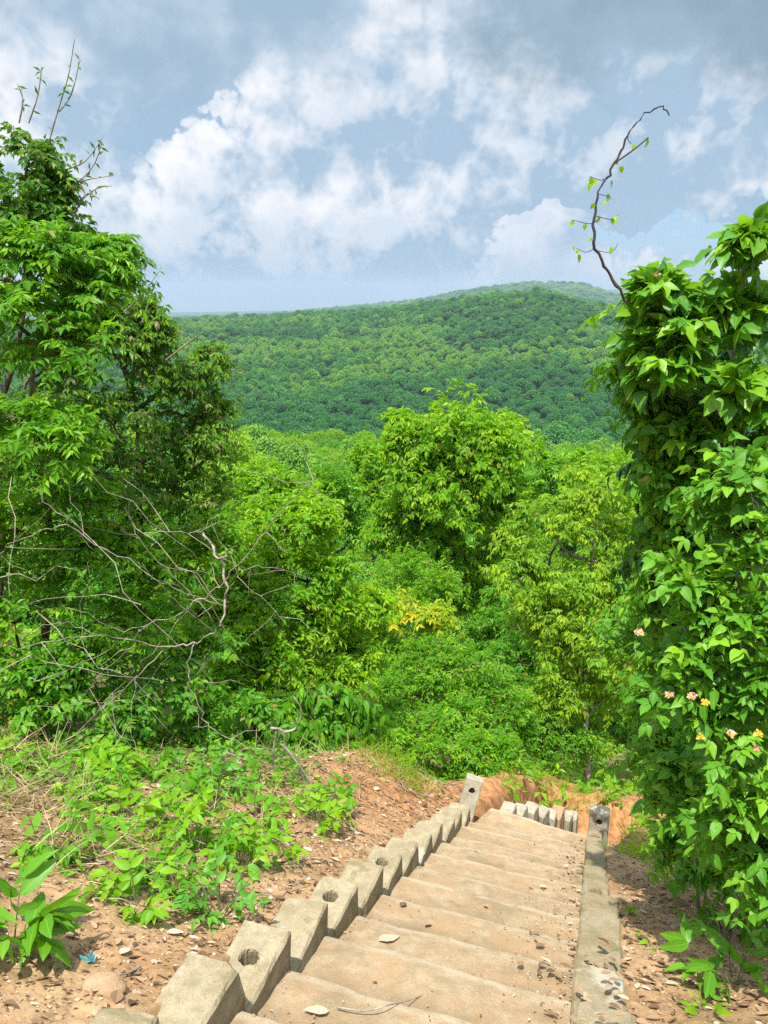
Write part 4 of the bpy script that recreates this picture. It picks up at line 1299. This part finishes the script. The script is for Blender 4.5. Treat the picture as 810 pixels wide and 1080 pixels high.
M['far1'] = leaf_mat('forest_leaf_dark', (.028, .14, .042), (.055, .21, .048), (.11, .30, .045), .6, .25, spec=.15)
M['far2'] = leaf_mat('forest_leaf_mid', (.05, .20, .04), (.09, .28, .045), (.15, .37, .042), .6, .25, spec=.15)
M['far3'] = leaf_mat('forest_leaf_light', (.12, .29, .04), (.19, .39, .048), (.27, .46, .045), .6, .25, spec=.15)
for k, (mk, asp) in enumerate([('far1', 1.), ('far1', .8), ('far2', 1.), ('far2', .8), ('far2', 1.2), ('far3', .9), ('far3', 1.1)]):
    crown_source(k, M[mk], 130, .2, asp)
SRC2 = bpy.data.collections.new('near_crown_sources')
_s = SRC; SRC = SRC2
for k, (mk, asp) in enumerate([('mid', 1.), ('lime', 1.1), ('pale', 1.), ('far3', 1.2), ('cool', .9)]):
    crown_source(k, M[mk], 420, .10, asp)
SRC = _s


def forest(name, label, pts, scl, coll, nsrc):
    me = bpy.data.meshes.new(name)
    n = len(pts)
    me.vertices.add(n); me.vertices.foreach_set('co', pts.astype(np.float32).ravel())
    a = me.attributes.new('size', 'FLOAT_VECTOR', 'POINT'); a.data.foreach_set('vector', scl.astype(np.float32).ravel())
    a = me.attributes.new('pick', 'INT', 'POINT')
    # species in patches
    pk = np.clip(((fbm(pts[:, 0] / 140, pts[:, 1] / 140, 3, 61) * 2.2 + .5 + rng.normal(0, .2, n)) * nsrc), 0, nsrc - 1).astype(np.int32)
    a.data.foreach_set('value', pk)
    a = me.attributes.new('turn', 'FLOAT', 'POINT'); a.data.foreach_set('value', rng.uniform(0, 6.28, n).astype(np.float32))
    o = bpy.data.objects.new(name, me); COL.objects.link(o)
    ng = bpy.data.node_groups.new(name, 'GeometryNodeTree')
    ng.interface.new_socket('Geometry', in_out='INPUT', socket_type='NodeSocketGeometry')
    ng.interface.new_socket('Geometry', in_out='OUTPUT', socket_type='NodeSocketGeometry')
    gi = ng.nodes.new('NodeGroupInput'); go = ng.nodes.new('NodeGroupOutput')
    ci = ng.nodes.new('GeometryNodeCollectionInfo'); ci.inputs['Collection'].default_value = coll
    ci.inputs['Separate Children'].default_value = True; ci.inputs['Reset Children'].default_value = True
    ip = ng.nodes.new('GeometryNodeInstanceOnPoints'); ip.inputs['Pick Instance'].default_value = True

    def attr(nm, t):
        x = ng.nodes.new('GeometryNodeInputNamedAttribute'); x.data_type = t; x.inputs['Name'].default_value = nm
        return x.outputs['Attribute']
    cx = ng.nodes.new('ShaderNodeCombineXYZ')
    ng.links.new(attr('turn', 'FLOAT'), cx.inputs[2])
    ng.links.new(cx.outputs[0], ip.inputs['Rotation'])
    ng.links.new(attr('size', 'FLOAT_VECTOR'), ip.inputs['Scale'])
    ng.links.new(attr('pick', 'INT'), ip.inputs['Instance Index'])
    ng.links.new(gi.outputs[0], ip.inputs['Points']); ng.links.new(ci.outputs[0], ip.inputs['Instance'])
    ng.links.new(ip.outputs[0], go.inputs[0])
    md = o.modifiers.new('forest', 'NODES'); md.node_group = ng
    tag(o, label, 'forest', kind='stuff')
    return o


def scatter(n, r0, r1, a0, a1):
    r = np.sqrt(rng.uniform(r0 * r0, r1 * r1, n)); a = np.radians(rng.uniform(a0, a1, n))
    x, y = r * np.sin(a), r * np.cos(a)
    return x, y, r


x, y, r = scatter(52000, 330, 1650, -38, 38)
sz = 2.3 + 4.2 * rng.random(len(x)) ** 2.2 + 3. * (rng.random(len(x)) < .04)
k = rng.random(len(x)) < np.clip(.85 + 1.6 * fbm(x / 45, y / 45, 3, 88), .4, 1)
x, y, r, sz = x[k], y[k], r[k], sz[k]
z = H(x, y) + sz * .8 + rng.uniform(0, 5, len(x)) + 7 * fbm(x / 30, y / 30, 2, 89)
forest('hill_forest', 'dense green forest canopy covering the valley and the hill', np.stack([x, y, z], 1),
       np.stack([sz, sz, sz * rng.uniform(.8, 1.15, len(x))], 1), SRC, 7)
x, y, r = scatter(3000, 22, 360, -38, 38)
k = (r > 42) | (rng.random(len(x)) < .0)
x, y, r = x[k], y[k], r[k]
x2, y2, r2 = scatter(420, 19, 46, -38, 38)
x, y, r = np.concatenate([x, x2]), np.concatenate([y, y2]), np.concatenate([r, r2])
sz = rng.uniform(2.4, 4.6, len(x)) * np.clip(r / 120, .28, 1.5)
z = H(x, y) + sz * rng.uniform(.8, 1.3, len(x))
forest('slope_forest', 'lighter green woodland on the lower slope behind the nearer trees', np.stack([x, y, z], 1),
       np.stack([sz, sz, sz * rng.uniform(.9, 1.5, len(x))], 1), SRC2, 5)
x, y, r = scatter(9000, 1650, 6200, -36, 36)
sz = rng.uniform(14, 26, len(x)); z = H(x, y) - sz * .1
forest('ridge_forest', 'distant blue-green forest on the far ridges', np.stack([x, y, z], 1), np.stack([sz, sz, sz * .6], 1), SRC, 7)


# ------------------------------------------------------------------ haze
def haze():
    mb = MB()
    x0, x1, y0, y1, z0, z1 = -14000, 14000, -3000, 15500, -760, 120
    V = [(x0, y0, z0), (x1, y0, z0), (x1, y1, z0), (x0, y1, z0), (x0, y0, z1), (x1, y0, z1), (x1, y1, z1), (x0, y1, z1)]
    F = [(0, 2, 1), (0, 3, 2), (4, 5, 6), (4, 6, 7), (0, 1, 5), (0, 5, 4), (1, 2, 6), (1, 6, 5), (2, 3, 7), (2, 7, 6), (3, 0, 4), (3, 4, 7)]
    mb.add(V, F)
    m, nt, out = new_mat('haze')
    pv = N(nt, 'ShaderNodeVolumePrincipled')
    pv.inputs['Color'].default_value = (.60, .735, .88, 1)
    pv.inputs['Density'].default_value = HAZE
    pv.inputs['Anisotropy'].default_value = .2
    nt.links.new(pv.outputs[0], out.inputs['Volume'])
    o = mb.build('haze', m, smooth=False)
    tag(o, 'pale blue air haze over the valley', 'haze', kind='stuff')


HAZE = 1 / 8500.
haze()

# ------------------------------------------------------------------ world: Nishita sky + procedural clouds by direction
SUN_DIR = unit(np.array([[-.13, -.30, .94]]))[0]
SUN_EL = math.asin(SUN_DIR[2]); SUN_AZ = math.atan2(SUN_DIR[0], SUN_DIR[1])
EXPO = 1.15


def build_world():
    w = bpy.data.worlds.new('World'); SC.world = w; w.use_nodes = True
    nt = w.node_tree
    for n in list(nt.nodes): nt.nodes.remove(n)
    out = nt.nodes.new('ShaderNodeOutputWorld'); bg = nt.nodes.new('ShaderNodeBackground'); bg.inputs[1].default_value = .094
    nt.links.new(bg.outputs[0], out.inputs[0])
    sky = nt.nodes.new('ShaderNodeTexSky'); sky.sky_type = 'NISHITA'; sky.sun_disc = False
    sky.sun_elevation = SUN_EL; sky.sun_rotation = SUN_AZ; sky.air_density = 1.0; sky.dust_density = 1.0; sky.ozone_density = 1.5
    tc = nt.nodes.new('ShaderNodeTexCoord')
    sep = nt.nodes.new('ShaderNodeSeparateXYZ'); nt.links.new(tc.outputs['Generated'], sep.inputs[0])
    zz = sep.outputs[2]

    def vadd(a, vec, mul=None):
        n = nt.nodes.new('ShaderNodeVectorMath'); n.operation = 'ADD'; nt.links.new(a, n.inputs[0])
        if isinstance(vec, tuple): n.inputs[1].default_value = vec
        else: nt.links.new(vec, n.inputs[1])
        return n.outputs[0]

    def vmul(a, vec):
        n = nt.nodes.new('ShaderNodeVectorMath'); n.operation = 'MULTIPLY'; nt.links.new(a, n.inputs[0]); n.inputs[1].default_value = vec
        return n.outputs[0]

    base = vmul(tc.outputs['Generated'], (1, 1, 1.05))
    fb2 = noise(nt, base, 9, 6, .55).outputs[0]
    fb3 = noise(nt, base, 16, 6, .6).outputs[0]

    wcol = noise(nt, base, 15, 2, .5).outputs['Color']
    fb4 = noise(nt, base, 42, 4, .6).outputs[0]

    def density(p, sc, bil):
        off = nt.nodes.new('ShaderNodeVectorMath'); off.operation = 'MULTIPLY_ADD'
        nt.links.new(wcol, off.inputs[0]); k = .30 / sc; off.inputs[1].default_value = (k, k, k); off.inputs[2].default_value = (-k / 2, -k / 2, -k / 2)
        pw = vadd(p, off.outputs[0])
        lo = noise(nt, pw, sc * .62, 1, .5).outputs[0]
        vo = nt.nodes.new('ShaderNodeTexVoronoi'); vo.feature = 'F1'; vo.normalize = True
        nt.links.new(pw, vo.inputs['Vector'])
        for nm, v in (('Scale', sc * 1.7), ('Detail', 2.), ('Roughness', .55), ('Lacunarity', 2.6)):
            vo.inputs[nm].default_value = v
        d = mathn(nt, 'MULTIPLY', lo, 1.9)
        d = mathn(nt, 'SUBTRACT', d, mathn(nt, 'MULTIPLY', vo.outputs['Distance'], bil))
        d = mathn(nt, 'ADD', d, mathn(nt, 'MULTIPLY', fb4, .24))
        return d

    skyc = mixc(nt, .75, sky.outputs[0], (1.6, 2.65, 3.9))
    col = skyc
    # far bank, then nearer towers in front of it
    for (off, sc, thr, bil, lo_c, hi_c, edge, gain) in CUMULUS:
        p = vadd(base, off)
        d0 = density(p, sc, bil)
        d1 = density(vadd(p, (-.16 / sc, -.03 / sc, .24 / sc)), sc, bil)
        dens = mathn(nt, 'SUBTRACT', d0, thr)
        mask = mapr(nt, dens, -.01, edge)
        dif = mathn(nt, 'SUBTRACT', d0, d1)
        lit = mapr(nt, dif, -.22 / gain, .26 / gain, 0, 1)
        lit = mathn(nt, 'SUBTRACT', lit, mapr(nt, dens, .10, .55, 0, .5), clamp=True)
        ccol = mixc(nt, lit, lo_c, hi_c)
        col = mixc(nt, mask, col, ccol)

    # great dark-bottomed clouds overhead
    def blob(az, el, r0, r1, wob, squash):
        d = (math.sin(R(az)) * math.cos(R(el)), math.cos(R(az)) * math.cos(R(el)), math.sin(R(el)))
        n = nt.nodes.new('ShaderNodeVectorMath'); n.operation = 'DISTANCE'
        sq = vmul(tc.outputs['Generated'], (1, 1, squash)); nt.links.new(sq, n.inputs[0]); n.inputs[1].default_value = (d[0], d[1], d[2] * squash)
        w_ = mathn(nt, 'ADD', mathn(nt, 'MULTIPLY', mathn(nt, 'SUBTRACT', fb2, .5), wob), mathn(nt, 'MULTIPLY', mathn(nt, 'SUBTRACT', fb3, .5), wob * .45))
        return mapr(nt, mathn(nt, 'ADD', n.outputs['Value'], w_), r0, r1, 1, 0)
    for (az, el, r0, r1, wob, squash, c1, c2) in BLOBS:
        b = blob(az, el, r0, r1, wob, squash)
        cc = mixc(nt, mapr(nt, fb2, .36, .64), c1, c2)
        col = mixc(nt, b, col, cc)
    # pale air toward the horizon
    hz = mapr(nt, zz, -.035, .06, .96, 0)
    col = mixc(nt, hz, col, mixc(nt, mapr(nt, fb2, .3, .7), (1.9, 2.6, 3.4), (2.35, 2.95, 3.65)))
    # sky above the frame scaled brighter, added to raise the cool fill light
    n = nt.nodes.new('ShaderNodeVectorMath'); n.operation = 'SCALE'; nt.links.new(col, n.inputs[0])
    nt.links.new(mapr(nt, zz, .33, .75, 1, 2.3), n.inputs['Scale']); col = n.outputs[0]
    # ground side of the world
    col = mixc(nt, mapr(nt, zz, -.07, -.035, 1, 0), col, (1.6, 2.2, 2.2))
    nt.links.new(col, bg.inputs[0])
    w.cycles.sampling_method = 'MANUAL'; w.cycles.sample_map_resolution = 512


CUMULUS = [   # offset, scale, threshold, billow, shade colour, lit colour, edge, shading gain
    ((1.0, .0, .0), 6.5, .46, .90, (1.8, 2.6, 3.5), (4.1, 4.3, 4.7), .06, 1.15),
    ((4.0, 2.0, .0), 9.0, .58, .92, (1.95, 2.7, 3.5), (4.95, 4.95, 5.1), .03, 1.15),
]
BLOBS = [
    (18, 19.5, .20, .34, .42, 2.2, (1.4, 1.95, 2.45), (1.75, 2.4, 3.0)),
    (-13, 18.0, .12, .29, .42, 2.2, (1.75, 2.45, 3.15), (2.9, 3.45, 4.05)),
]
build_world()

sl = bpy.data.lights.new('sun', 'SUN'); sl.energy = 3.8; sl.angle = R(.6); sl.color = (1, .95, .85)
so = bpy.data.objects.new('sun', sl); COL.objects.link(so)
so.rotation_euler = Vector([float(v) for v in SUN_DIR]).to_track_quat('Z', 'Y').to_euler()

cam = bpy.data.cameras.new('camera'); co = bpy.data.objects.new('camera', cam); COL.objects.link(co)
cam.sensor_fit = 'VERTICAL'; cam.sensor_height = 36; cam.lens = 36 * FPX / 1080
cam.clip_start = .05; cam.clip_end = 60000
co.location = (0, 0, 0); co.rotation_euler = (math.pi / 2 - PITCH, 0, 0)
SC.camera = co

SC.view_settings.view_transform = 'Standard'; SC.view_settings.look = 'None'; SC.view_settings.gamma = 1
SC.view_settings.exposure = EXPO; SC.view_settings.use_curve_mapping = False
cy = SC.cycles
cy.max_bounces = 6; cy.diffuse_bounces = 2; cy.glossy_bounces = 2; cy.transmission_bounces = 4; cy.volume_bounces = 0; cy.transparent_max_bounces = 4
cy.use_denoising = False
cy.sample_clamp_indirect = 6
